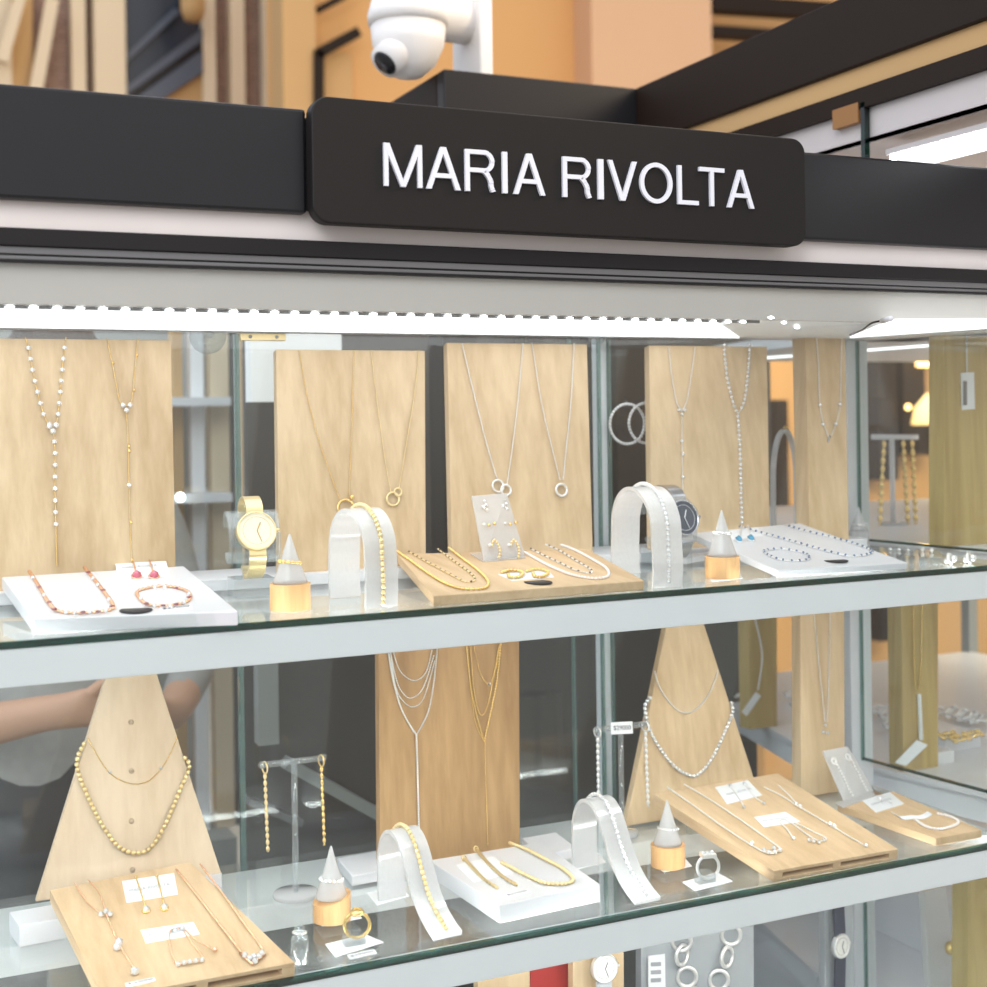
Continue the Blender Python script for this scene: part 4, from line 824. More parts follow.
o = thing('bracelet', S(940, 822, S4z), 'pearl bracelet with a white ribbon tie on the narrow oak slab', 'bracelet')
q = flat(S4z, [(915, 819), (925, 826), (938, 829), (950, 827), (958, 823), (956, 819), (945, 815), (935, 813)], .0022)
link('cord', chain_mb(q, .0006, 'snake'), 'silver', o); beads(o, q, .0021, .0043, 'pearl', 'pearl')
link('ribbon', MB().ribbon(flat(S4z, [(893, 813), (902, 818), (912, 817), (922, 817), (930, 813)], .002), V((0, .008, .002)), .0008), 'card', o)
# far right of the upper shelf
q = [(912, 548), (936, 548), (942, 558), (914, 560)]
tray('clear riser with two star studs at the far right of the upper shelf', [(915, 549), (937, 549), (945, 557), (919, 558)], Z1, .010, 'acrylic', 'display_riser', 'riser')
for lb, x, y in (('left star-shaped white stud on the clear riser', 923, 549), ('right star-shaped white stud on the clear riser', 932, 550)):
    o = thing('star_stud', S(x, y, Z1+.0105), lb, 'earring'); c = S(x, y, Z1+.0135)
    st = [c+V((math.cos(a)*(.004 if k % 2 else .0018), 0, math.sin(a)*(.004 if k % 2 else .0018))) for k, a in enumerate([math.pi*2*i/10+math.pi/10 for i in range(10)])]
    link('star', MB().prism(st, (0, .0015, 0)), 'silver', o)
for lb, x, y in (('left silver knot earring by the front edge of the upper shelf', 950, 558.5), ('right silver knot earring at the far right of the upper shelf', 969, 557.5)):
    c = S(x, y, Z1+.007); o = thing('knot_earring', c-V((0, 0, .007)), lb, 'earring')
    link('knot', MB().torus(c, .0052, .0022, (.5, -1, .3), 20, 8), 'silver', o); link('ball', MB().ball(c+V((.003, -.003, 0)), .0045), 'silver', o); link('ball', MB().ball(c+V((-.004, .002, -.003)), .0036), 'pearl', o)
for lb, x in (('first of the small white stones by the side pane, nearest the post', 890), ('middle one of the small white stones lying by the side pane', 899), ('last of the small white stones by the side pane, nearest the clear riser', 908)):
    solo('loose_stone', MB().ball(S(x, 549+(x-890)*.05, Z1+.0026), .0025, 1, False), 'crystal', S(x, 549, Z1), lb, 'gemstone')
# hoops of white stones hung on the back pane
for lb, x, y in (('left one of two overlapping hoops of white stones on the back pane', 627, 424), ('right one of two overlapping hoops of white stones, half behind a panel', 646, 423)):
    c = P(x, y, .342 if x < 640 else .337); R = 20*mpp(c); o = thing('bangle', c, lb, 'bracelet')
    link('band', MB().torus(c, R, .0009, (0, -1, 0), 40, 6), 'silver', o)
    scatter('gemstone', lball(.0026, 1, False, o), 'crystal', o, [loc_in(o, c+V((R*math.cos(t), -.001, R*math.sin(t)))) for t in [2*math.pi*i/38 for i in range(38)]])
    link('hook', MB().tube([c+V((0, -.001, R+.002)), c+V((0, .0045, R+.006))], .0009, 6), 'acrylic', o)
for lb, x, w in (('clear round suction cup on the back pane beside the far left panel', 208, 19), ('clear suction cup at the top of the pane right of the silver chain panel', 597, 10)):
    c = P(x, 335, .343); R = w*mpp(c); o = thing('suction_cup', c, lb, 'suction cup'); link('cup', MB().lathe([(R, 0), (R*.95, .003), (R*.5, .007), (R*.2, .011)], c+V((0, .002, 0)), (0, -1, 0)), 'acrylic', o); link('nub', MB().ball(c+V((0, -.011, 0)), R*.22), 'acrylic', o)
c = P(263, 337, .341); o = thing('pane_clip', c, 'small gold clip at the top of the back pane above the gold watch', 'clip')
link('plate', MB().obox(c, V((1, 0, 0)), V((0, 1, 0)), UZ, .055, .004, .009), 'palegold', o, bevel=.001); link('screw', MB().lathe([(.0022, 0), (.002, .0015)], c+V((-.016, -.002, 0)), (0, -1, 0), 12), 'steel', o); link('screw', MB().lathe([(.0022, 0), (.002, .0015)], c+V((.016, -.002, 0)), (0, -1, 0), 12), 'steel', o)
# ------------------------------------------------------------------ bottom shelf
pW = panel('oak board with a white-dial watch on the bottom shelf', (573, 945), (624, 945), (573, 1130), (624, 1125), .12, .13, 'oak', zbase=Z3, name='watch_board')
watch('silver-white wristwatch on the oak board of the bottom shelf', '', 604.5, 968, 14.5, .112, Z3, 0, 0, 'silver', 'dial_white', 'strap_grey', False, 1.2, 'greymetal', hang=True)
panel('pale oak board at bottom beside the red block', (478, 966), (530, 958), (478, 1140), (530, 1140), .14, .15, 'oak', zbase=Z3)
q0_, q1_ = P(530, 963, .15), P(570, 960, .15); solo('display_block', MB().box((q0_.x, .15, Z3), (q1_.x, .20, q0_.z)), 'red', (q0_.x+.02, .17, Z3), 'red block on the bottom shelf left of the white-dial watch', 'block', bevel=.001)
pR = panel('grey board on the bottom shelf hung with a chunky silver chain', (641, 935), (754, 918), (641, 1110), (754, 1095), .17, .175, 'greyboard', zbase=Z3)
o = thing('chunky_chain', pR.at(705, 950, .004), 'chunky silver chain of large round links on the grey bottom board', 'necklace')
link_pts = [(681, 925), (681.5, 941), (682, 955), (687, 977), (693, 998), (703, 1015), (713, 999), (719, 980), (727, 957), (731, 935), (733, 918)]
for i, (x, y) in enumerate(link_pts):
    c = pR.at(x, y, .005); ax = pR.n if i % 2 == 0 or True else V((1, .3, 0)); link('chain_link', MB().torus(c, 9.5*mpp(c), .0025, ax+V((.4 if i % 2 else -.4, 0, 0)), 24, 8), 'silver', o)
o = thing('swing_tag', pR.at(657, 980, .004), 'white tag hanging at left of the chunky silver chain', 'tag')
q = [pR.at(x, y, .004) for x, y in ((648, 956), (665, 954), (666, 1010), (649, 1011))]; link('paper', MB().hexa([v+V((0, .0008, 0)) for v in q[::-1]], q[::-1]), 'card', o)
for v0 in (962, 970, 978):
    q = [pR.at(x, y, .0045) for x, y in ((651, v0+.5), (661, v0), (661, v0+4), (651, v0+4.5))]; link('print', MB().hexa([v+V((0, .0004, 0)) for v in q[::-1]], q[::-1]), 'cardline', o)
pS = panel('pale upright behind the dark strap watch on the bottom shelf', (824, 880), (853, 880), (826, 1050), (855, 1050), .22, .225, 'greyboard', zbase=Z3, name='watch_board')
watch('wristwatch with dark strap and white dial on the bottom shelf near the post', '', 841, 946, 12, .21, Z3, 0, .2, 'silver', 'dial_white', 'strap_dark', False, 1.3, 'ink', hang=True, lead=3.2)
# ================================================================== neighbouring showcase on the right, seen through the glass
FA = [V((1.305, .46, 0)), V((1.435, 1.0, 0)), V((2.15, 1.0, 0)), V((2.15, -.12, 0)), V((1.43, -.12, 0))]
nb = thing('display_case', (1.75, .45, 0), 'second white showcase standing at an angle beyond the right side pane', 'display case')
inset = lambda z, d=0: [p+V((0, 0, z)) for p in FA]
for z in (Z1, Z2, Z3):
    link('glass_shelf', MB().prism(inset(z-.008), (0, 0, .008)), 'white', nb)
    for a, b in ((0, 1), (4, 0)):
        p, q = FA[a]+V((.018, 0, z-.026)), FA[b]+V((.018, 0, z-.026)); link('rail', MB().beam(p, q, .022, .034), 'frame', nb)
        p, q = FA[a]+V((.006, 0, z-.004)), FA[b]+V((.006, 0, z-.004)); link('shelf_edge', MB().beam(p, q, .004, .0075), 'glassedge', nb)
link('base_cabinet', MB().prism([p+V((.02*(1 if p.x < 1.9 else -1), 0, 0)) for p in FA], (0, 0, Z3-.05)), 'frame', nb)
link('ceiling_panel', MB().prism(inset(1.604), (0, 0, .02)), 'frame', nb)
for p in FA[1:4]: link('post', MB().box((p.x-.012, p.y-.012, 0), (p.x+.012, p.y+.012, 1.604)), 'greyp', nb)
l_ = MB().prism([V((1.5, -.05, 1.602)), V((1.53, -.05, 1.602)), V((1.53, .9, 1.602)), V((1.5, .9, 1.602))], (0, 0, .0015)); solo('led_strip', l_, 'diff', (1.515, .4, 1.602), 'LED strip in the ceiling of the second showcase on the right', 'strip light')
def nitem(*a, **k): return solo(*a, **k)
pN = panel('wood panel coloured olive by painted-in glass tint at far right behind the side pane, with a hanging tag', (944, 325), (1010, 325), (944, 533), (1010, 541), .20, .21, 'oak_glass_tint', zbase=Z1, th=.03)
p_ = pN.at(967, 330, .002); o = thing('swing_tag', pN.at(967, 392, .002), 'small white printed tag hanging on a cord before the olive panel at far right', 'tag')
link('cord', MB().tube([pN.at(966.5, 325, .002), pN.at(967, 373, .002)], .0011, 6), 'card', o)
q = [pN.at(x, y, .002) for x, y in ((961, 373), (974, 372), (975, 409), (962, 410))]; link('paper', MB().hexa([v+V((0, .0008, 0)) for v in q[::-1]], q[::-1]), 'card', o)
q = [pN.at(x, y, .0032) for x, y in ((963.5, 381), (967, 381), (967, 405), (963.5, 405))]; link('print', MB().hexa([v+V((0, .0006, 0)) for v in q[::-1]], q[::-1]), 'greymetal', o)
pN2 = panel('wood panel with a hanging white tag, seen through the right side pane at middle height', (901, 590), (938, 590), (903, 748), (938, 752), .30, .31, 'oak_glass_tint', zbase=Z2, th=.03)
necklace('gold chain hanging on the wood panel behind the right side pane', 'gold', [('chain', cm(pN2, [(913, 600), (914, 660), (916, 690)], .002), .0012, 'rope'), ('chain', cm(pN2, [(922, 600), (921, 660), (919, 690)], .002), .0012, 'rope')])
o = thing('swing_tag', pN2.at(919, 735, .003), 'long white tag with a folded card, leaning against the panel behind the side pane', 'tag')
link('strip', MB().tube(catmull([pN2.at(919, 694, .003), pN2.at(920, 715, .003), pN2.at(921, 740, .004)]), .003, 6), 'card', o)
q = [pN2.at(x, y, .006) for x, y in ((895, 763), (917, 740), (928, 745), (906, 766))]; q = [V((v.x, v.y, max(v.z, Z2+.004))) for v in q]; link('paper', MB().hexa([v+V((0, .001, 0)) for v in q[::-1]], q[::-1]), 'card', o)
def nblock(label, x0, x1, v, h, dp, z, mat='white'):
    a, b = S(x0, v, z), S(x1, v, z); return solo('display_block', MB().box((min(a.x, b.x), a.y, z), (max(a.x, b.x), a.y+dp, z+h)), mat, ((a.x+b.x)/2, a.y+dp/2, z), label, 'block', bevel=.001)
nblock('white block at the foot of the wood panel behind the side pane', 932, 966, 766, .018, .035, Z2)
nblock('white plinth with gold pieces at far right behind the side pane', 946, 1000, 752, .022, .10, Z2)
random.seed(3)
for i, (x, y, mt_, lb) in enumerate([(948, 727, 'gold', 'left gold link bracelet heaped on the white plinth behind the side pane'), (960, 730, 'gold', 'middle gold link bracelet heaped on the white plinth behind the side pane'), (973, 726, 'gold', 'right gold link bracelet heaped on the white plinth behind the side pane')]):
    c = S(x, y+8, Z2+.025); o = solo('bracelet', chain_mb([c+V((math.cos(t)*.016, math.sin(t)*.012, .002*math.sin(3*t))) for t in [2*math.pi*k/24 for k in range(24)]], .0034, 'link', True), mt_, c, lb, 'bracelet', 'gold bracelets on the plinth behind the side pane')
for i, (x, y) in enumerate([(884, 706), (893, 712), (946, 708), (957, 711), (968, 714), (980, 716), (898, 722)]):
    c = S(x, y+5, Z2+.008); solo('bracelet', chain_mb([c+V((math.cos(t)*.024, math.sin(t)*.02, .004+.003*math.sin(5*t))) for t in [2*math.pi*k/24 for k in range(24)]], .0036, 'link', True), 'silver', c, 'silver link bracelet lying in the row at the back of the second showcase', 'bracelet', 'silver bracelets in the second showcase')
# T-stand and clear arch beyond the glass on the upper level
b0 = S(893, 525, Z1); o = thing('earring_stand', b0, 'T-shaped stand hung with rows of gold earrings behind the right side pane', 'earring stand')
link('base_disc', MB().lathe([(.022, .0004), (.022, .004)], b0), 'frost', o); zt2 = P(893, 438, b0.y).z
link('rod', MB().tube([b0+V((0, 0, .004)), V((b0.x, b0.y, zt2))], .0045, 10), 'frost', o); link('crossbar', MB().tube([P(872, 437, b0.y), P(917, 437, b0.y)], .0045, 10), 'frost', o)
for lb, x, x2 in (('long gold earring hanging at left of the stand behind the side pane', 884, 880), ('long gold earring hanging right of the rod of the stand behind the side pane', 903, 908), ('long gold earring at the right end of the stand behind the side pane', 912, 916)):
    t = P(x, 440, b0.y-.004); o = solo('chain_earring', chain_mb([t, P((x+x2)/2, 480, b0.y-.004), P(x2, 526, b0.y-.004)], .004, 'link'), 'gold', t, lb, 'earring')
arch('clear arch stand beyond the back pane, left of the narrow upper panel', (774, 545), (797, 540), 112, .007, Z1, 'arch', 'gold chain over the clear arch beyond the back pane', 'gold', 'gold', .002, .005, back=.5)
bpy.data.objects.remove(bpy.data.objects['loose'], do_unlink=True) if 'loose' in bpy.data.objects else None
pN3 = panel('wood panel with a white tag beyond the back pane, left of the narrow middle panel', (748, 600), (777, 600), (750, 709), (777, 712), .62, .63, 'oak_glass_tint', zbase=Z2, th=.03)
o = thing('swing_tag', pN3.at(762, 650, .003), 'long white paper tag on a thread before the wood panel beyond the back pane', 'tag')
link('thread', MB().tube(catmull([pN3.at(754, 615, .003), pN3.at(760, 640, .004), pN3.at(762, 660, .004), pN3.at(758, 690, .004)]), .0012, 6), 'card', o)
q = [pN3.at(x, y, .006) for x, y in ((742, 712), (756, 692), (761, 696), (747, 716))]; link('paper', MB().hexa([v+V((0, .001, 0)) for v in q[::-1]], q[::-1]), 'card', o)
for i, (x, y) in enumerate([(703, 678), (716, 682), (730, 690), (785, 690), (792, 700), (740, 676)]):
    c = S(x+12, y+6, Z2+.008); solo('bracelet', chain_mb([c+V((math.cos(t)*.024, math.sin(t)*.02, .004+.003*math.sin(5*t))) for t in [2*math.pi*k/24 for k in range(24)]], .0036, 'link', True), 'silver', c, 'silver link bracelet beyond the back pane, beside the wood panel with the tag', 'bracelet', 'silver bracelets beyond the back pane')
# bottom level beyond the pane
b0 = S(938, 985, Z3+.20); 
pN4 = panel('frosted sloping stand on the bottom level behind the right side pane', (924, 890), (946, 888), (932, 1000), (962, 1000), .22, .26, 'frost', zbase=Z3, th=.012)
panel('wood panel coloured olive by painted-in glass tint at the bottom right corner behind the side pane', (968, 880), (1010, 875), (968, 1080), (1010, 1080), .15, .16, 'oak_glass_tint', zbase=Z3, th=.03)
solo('display_tray', MB().box((1.50, .30, Z3), (1.95, .85, Z3+.09)), 'white', (1.72, .57, Z3), 'large white tray on the bottom level of the second showcase', 'tray', bevel=.002)
for lb, x, y in (('left gold ball earring on the large white tray at the bottom right', 951, 948), ('right gold ball earring on the large white tray at the bottom right', 962, 940)):
    c = S(x, y, Z3+.10); solo('ball_earring', MB().ball(c, .010), 'gold', c-V((0, 0, .01)), lb, 'earring')
# ================================================================== tall kiosk behind, with the ceiling camera on it
KT = 2.055; KB = KT-.098
kf = S(487, 73, KT); kc = S(444, 69, KT); Y_k = kf.y; xw = (S(590, 107, KT).x+S(840, 0, KT).x)/2
kio = thing('market_kiosk', (xw-.3, Y_k+.5, 0), 'taller dark kiosk behind with black fascia and a lit glass wing at right', 'kiosk')
xl_ = P(444, 90, Y_k).x
link('fascia_board', MB().box((xl_, Y_k, KB), (xw+.02, Y_k+.03, KT)), 'blackframe', kio, bevel=.003)
link('fascia_board', MB().box((xl_, Y_k+.03, KB), (xl_+.03, Y_k+1.2, KT)), 'darkbrown', kio, bevel=.003)
link('roof', MB().box((xl_+.03, Y_k+.03, KT-.05), (xw+.9, Y_k+1.2, KT-.03)), 'darkbrown', kio)
yn = -.9
link('fascia_board', MB().box((xw, yn, KB), (xw+.04, Y_k, KT)), 'darkbrown', kio, bevel=.002)
link('light_strip', MB().box((xw+.008, yn, KB-.030), (xw+.04, Y_k, KB)), 'tan', kio)
link('frame_strip', MB().box((xw+.002, yn, KB-.057), (xw+.04, Y_k, KB-.030)), 'darkbrown', kio)
link('header_panel', MB().box((xw+.012, yn, KB-.100), (xw+.02, Y_k, KB-.057)), 'header', kio)
link('ceiling_panel', MB().box((xw+.012, yn, KB-.100), (xw+.6, Y_k, KB-.096)), 'header', kio)
g0 = PX(865, 120, xw+.006); link('glass_edge', MB().box((xw+.002, g0.y-.004, 1.815), (xw+.010, g0.y+.004, KB-.05)), 'glassedge', kio)
c = PX(850, 112, xw); link('clip', MB().box((xw+.001, g0.y+.008, c.z-.016), (xw+.012, g0.y+.060, c.z+.010)), 'clipbrown', kio)
z_led = PX(935, 146, xw+.03).z
o = thing('led_strip', (xw+.04, .2, z_led), 'bright LED strip light in the glass wing at top right', 'strip light'); link('diffuser', MB().box((xw+.03, yn, z_led-.014), (xw+.06, g0.y-.02, z_led+.002)), 'diff', o); link('tape', MB().box((xw+.022, yn, z_led+.003), (xw+.062, g0.y-.02, z_led+.010)), 'header', o)
scatter('led', lball((.004, .006, .006), 1, True, o), 'led', o, [loc_in(o, V((xw+.026, g0.y-.03-.018*i, z_led-.002))) for i in range(40)])
# body of the tall kiosk, dark inside
xk0 = P(243, 600, Y_k+.05).x; xk1 = P(755, 600, Y_k+.05).x
link('counter', MB().box((xk0, Y_k+.05, 0), (xk1, Y_k+.09, 1.16)), 'dark', kio)
link('back_wall', MB().box((P(248, 500, Y_k+.55).x, Y_k+.55, 1.16), (P(772, 500, Y_k+.55).x, Y_k+.58, 1.80)), 'dark', kio)
for a, b, mt_ in ((592, 604, 'darkbrown'), (618, 650, 'darkbrown'), (528, 545, 'darkbrown')): p_, q_ = P(a, 500, Y_k+.5), P(b, 500, Y_k+.5); link('inner_post', MB().box((p_.x, Y_k+.5, 1.16), (q_.x, Y_k+.55, 1.78)), mt_, kio)
link('post', MB().box((xl_+.0, Y_k+.02, 0), (xl_+.06, Y_k+.08, KB)), 'blackframe', kio)
for a, b, w, mt_ in (((285, 762), (385, 818), .035, 'greyp'), ((247, 800), (300, 822), .02, 'greymetal')):
    link('ledge', MB().beam(P(*a, Y_k+.03), P(*b, Y_k+.03), .03, w*.5), mt_, kio)
p_, q_ = P(256, 640, Y_k+.03), P(276, 640, Y_k+.03); link('pale_post', MB().box((p_.x, Y_k+.02, P(256, 745, Y_k+.03).z), (q_.x, Y_k+.048, P(256, 630, Y_k+.03).z)), 'greyp', kio)
link('light_board', MB().box((P(245, 350, Y_k+.02).x, Y_k-.01, P(255, 402, Y_k).z), (P(276, 350, Y_k).x+.1, Y_k+.02, P(255, 330, Y_k).z+.02)), 'card', kio)
cx = P(420, 40, Y_k+.14); k = mpp(cx)
cm_ = thing('security_camera', (P(466, 60, Y_k+.14).x, Y_k+.14, KT), 'white dome security camera on an arm bracket above the black kiosk top', 'camera')
pa2 = P(472, 30, Y_k+.14)
link('mount_plate', MB().box((pa2.x-.012, Y_k+.08, KT+.0005), (pa2.x+.012, Y_k+.2, P(476, -10, Y_k+.14).z)), 'camwhite', cm_, bevel=.004)
arm0, arm1 = P(466, 20, Y_k+.14), P(420, 14, Y_k+.10); link('arm', MB().tube(catmull([arm0, arm0.lerp(arm1, .5)+V((0, 0, .002)), arm1]), .042, 20), 'camwhite', cm_)
dc = P(408, 22, Y_k+.06); Rd = 37*k
link('cap', MB().lathe([(Rd*1.03, 0), (Rd*1.05, Rd*.25), (Rd*.95, Rd*.6), (Rd*.5, Rd*.75)], dc-V((0, 0, Rd*.1)), (0, 0, 1), 32), 'camwhite', cm_)
link('dome', MB().lathe([(Rd*.98, 0), (Rd*.93, -Rd*.5), (Rd*.7, -Rd*1.0), (Rd*.35, -Rd*1.3), (.001, -Rd*1.38)][::-1], dc-V((0, 0, Rd*.12)), (0, 0, 1), 32), 'camwhite', cm_)
ey0, ey1 = P(412, 36, Y_k+.05), P(385, 63, Y_k+.035); bar_ = link('barrel', MB().tube([ey0, ey1], Rd*.44, 24), 'camwhite', cm_)
dd = (ey1-ey0).normalized(); ln = link('lens', MB().lathe([(Rd*.34, 0), (Rd*.30, .003)], ey1+dd*.0004, dd, 24), 'lens', bar_)
# ================================================================== street behind
def bpart(o, name, a, b, v0, v1, y, th, mat, below=None):
    """upright slab of a facade between two picture columns"""
    x0, x1 = P(a, 60, y).x, P(b, 60, y).x; z1 = P((a+b)/2, v0, y).z; z0 = 0 if below is None else P((a+b)/2, v1, y).z
    return link(name, MB().box((x0, y, z0), (x1, y+th, z1)), mat, o)
bl = thing('building', (P(120, 60, 7).x, 7.3, 0), 'brick and cream stone street building at upper left', 'building')
bpart(bl, 'wall', -400, 318, -260, 0, 7.0, .4, 'brickm')
for a, b, mt_, yy in ((-60, 12, 'cream', 6.9), (12, 33, 'tan', 6.92), (72, 86, 'cream', 6.9), (95, 126, 'cream', 6.86), (203, 216, 'cream', 6.88), (231, 245, 'cream', 6.9), (265, 284, 'cream', 6.86)): bpart(bl, 'pilaster', a, b, -250, 0, yy, .12, mt_)
link('cornice', MB().beam(P(34, 100, 6.85), P(52, 0, 6.85), .08, .07), 'cream', bl); link('cornice', MB().beam(P(2, 62, 6.8), P(22, -10, 6.8), .07, .06), 'cream', bl)
bpart(bl, 'window', 127, 202, -250, 0, 6.94, .04, 'darkwin')
for pts_, mt_, yy, nm in (([(127, 62), (127, 54), (174, 8), (180, 12)], 'bluegrey', 6.90, 'sloping_beam'), ([(127, 94), (127, 86), (203, 28), (203, 40)], 'bluegrey', 6.88, 'sloping_beam'), ([(127, 101), (127, 94), (203, 40), (203, 50)], 'black', 6.89, 'sloping_beam'),
    ([(146, 110), (136, 98), (203, 50), (203, 72)], 'bluegrey', 6.87, 'sloping_beam'), ([(160, 120), (146, 108), (203, 72), (203, 120)], 'tan', 6.91, 'awning_edge')):
    link(nm, MB().prism([P(x, y, yy) for x, y in pts_], (0, .03, 0)), mt_, bl)
lampo = thing('street_lantern', P(188, 20, 6.5), 'blurred brown lantern bracket hanging on the building at upper left', 'lantern'); cl = P(193, 10, 6.6); link('body', MB().lathe([(.05, -.06), (.07, 0), (.07, .14), (.03, .2)], cl, n=20), 'tan', lampo); link('bracket', MB().beam(cl+V((0, 0, .15)), cl+V((0, .3, .15)), .04, .04), 'darkbrown', lampo)
ob = thing('building', (P(480, 60, 5.4).x, 5.5, 0), 'warm orange rendered building behind the kiosk and security camera', 'building')
bpart(ob, 'wall', 283, 592, -260, 0, 5.4, .3, 'orange'); bpart(ob, 'pier', 592, 712, -260, 0, 5.2, .3, 'pinkish'); bpart(ob, 'wall', 712, 1250, -260, 0, 5.6, .3, 'orange')
bpart(ob, 'pilaster', 283, 316, -260, 0, 5.3, .2, 'tan')
for a, b, w in (((318, 110), (318, 52), .05), ((316, 55), (358, 32), .05), ((318, 10), (360, -12), .03)): link('door_frame', MB().beam(P(*a, 5.3), P(*b, 5.3), .05, w), 'darkbrown', ob)
bpart(ob, 'door_leaf', 322, 352, 52, 0, 5.36, .05, 'tan')
for v, h in ((4, 16), (32, 10)): link('beam', MB().beam(P(708, v, 5.3), P(830, v+8, 5.3), .1, h*mpp(P(760, v, 5.3))), 'darkbrown', ob)
# warm shop beyond the right pane
shp = thing('shop_front', (P(900, 450, 3.2).x, 3.2, 0), 'warm lit shop interior seen through the glass at right', 'shop')
x0, x1 = P(760, 450, 3.3).x, P(1150, 450, 3.3).x
link('wall', MB().box((x0, 3.3, 0), (x1, 3.4, 2.0)), 'orange', shp)
for a, b, v0, v1 in ((872, 888, 330, 480), (896, 916, 340, 455), (770, 780, 400, 560), (925, 932, 400, 455), (872, 890, 600, 640)):
    p, q = P(a, v1, 3.2), P(b, v0, 3.2); link('shelf_upright', MB().box((p.x, 3.15, p.z), (q.x, 3.3, q.z)), 'darkbrown', shp)
for lb, a, b in (('glowing tube lamp in the warm shop seen through the right pane', (918, 364), (946, 364)),):
    o = thing('tube_lamp', P(*a, 3.1), lb, 'lamp'); link('tube', MB().tube([P(*a, 3.1), P(*b, 3.1)], .012, 10), 'warmlamp', o); link('bracket', MB().beam(P(930, 364, 3.11), P(930, 364, 3.3), .01, .01), 'darkbrown', o)
for lb, x, y, r in (('round orange lamp at upper left of the warm shop', 881, 357, .014), ('round lamp at the top of the warm shop', 930, 342, .012), ('small round lamp beside the bright shade of the warm shop', 908, 407, .012)):
    c = P(x, y, 3.12); o = thing('globe_lamp', c, lb, 'lamp'); link('globe', MB().ball(c, r), 'warmlamp', o); link('bracket', MB().beam(c+V((0, r, 0)), V((c.x, 3.3, c.z)), .006, .006), 'darkbrown', o)
c = P(934, 412, 3.0); o = thing('pendant_lamp', c, 'large glowing shade lamp in the warm shop', 'lamp'); link('shade', MB().lathe([(.09, -.05), (.075, .02), (.03, .075)], c, n=24), M.setdefault('shade', plain('lamp_shade', (250, 214, 150), .7, emit=(255, 205, 130), es=1.6)), o); link('rod', MB().tube([c+V((0, 0, .075)), V((c.x, c.y, 2.0))], .006, 8), 'darkbrown', o)
# light pieces at left beyond the back pane
wc = thing('display_case', (P(205, 480, 1.7).x, 1.75, 0), 'blurred pale showcase beyond the back pane left of the gold watch', 'display case')
x0, x1 = P(-40, 480, 1.6).x, P(232, 480, 1.6).x
for v, mt_ in ((400, 'frame'), (497, 'frame')):
    p = P(200, v, 1.6); link('shelf', MB().box((x0, 1.6, p.z-.012), (x1, 1.9, p.z+.006)), mt_, wc)
link('back_board', MB().box((x0, 1.9, 0), (x1, 1.93, 1.72)), 'greyp', wc); link('counter', MB().box((x0, 1.6, 0), (x1, 1.88, .62)), 'greyp', wc)
for a, b, mt_ in ((172, 182, 'tan'), (190, 203, 'card'), (210, 228, 'cream'), (230, 236, 'greymetal')):
    p, q = P(a, 480, 1.7), P(b, 480, 1.7); link('upright', MB().box((p.x, 1.68, .62), (q.x, 1.72, 1.70)), mt_, wc)
c = P(180, 497, 1.58); o = thing('spot_lamp', c, 'small bright lamp on the shelf edge of the blurred showcase', 'lamp'); link('bulb', MB().ball(c-V((0, .004, 0)), .009), 'led', o); link('mount', MB().box((c.x-.004, c.y+.004, c.z-.004), (c.x+.004, c.y+.03, c.z+.004)), 'frame', o)
floor = struct('floor', MB().box((-12, -8, -.05), (14, 12, 0)), 'stonefloor')
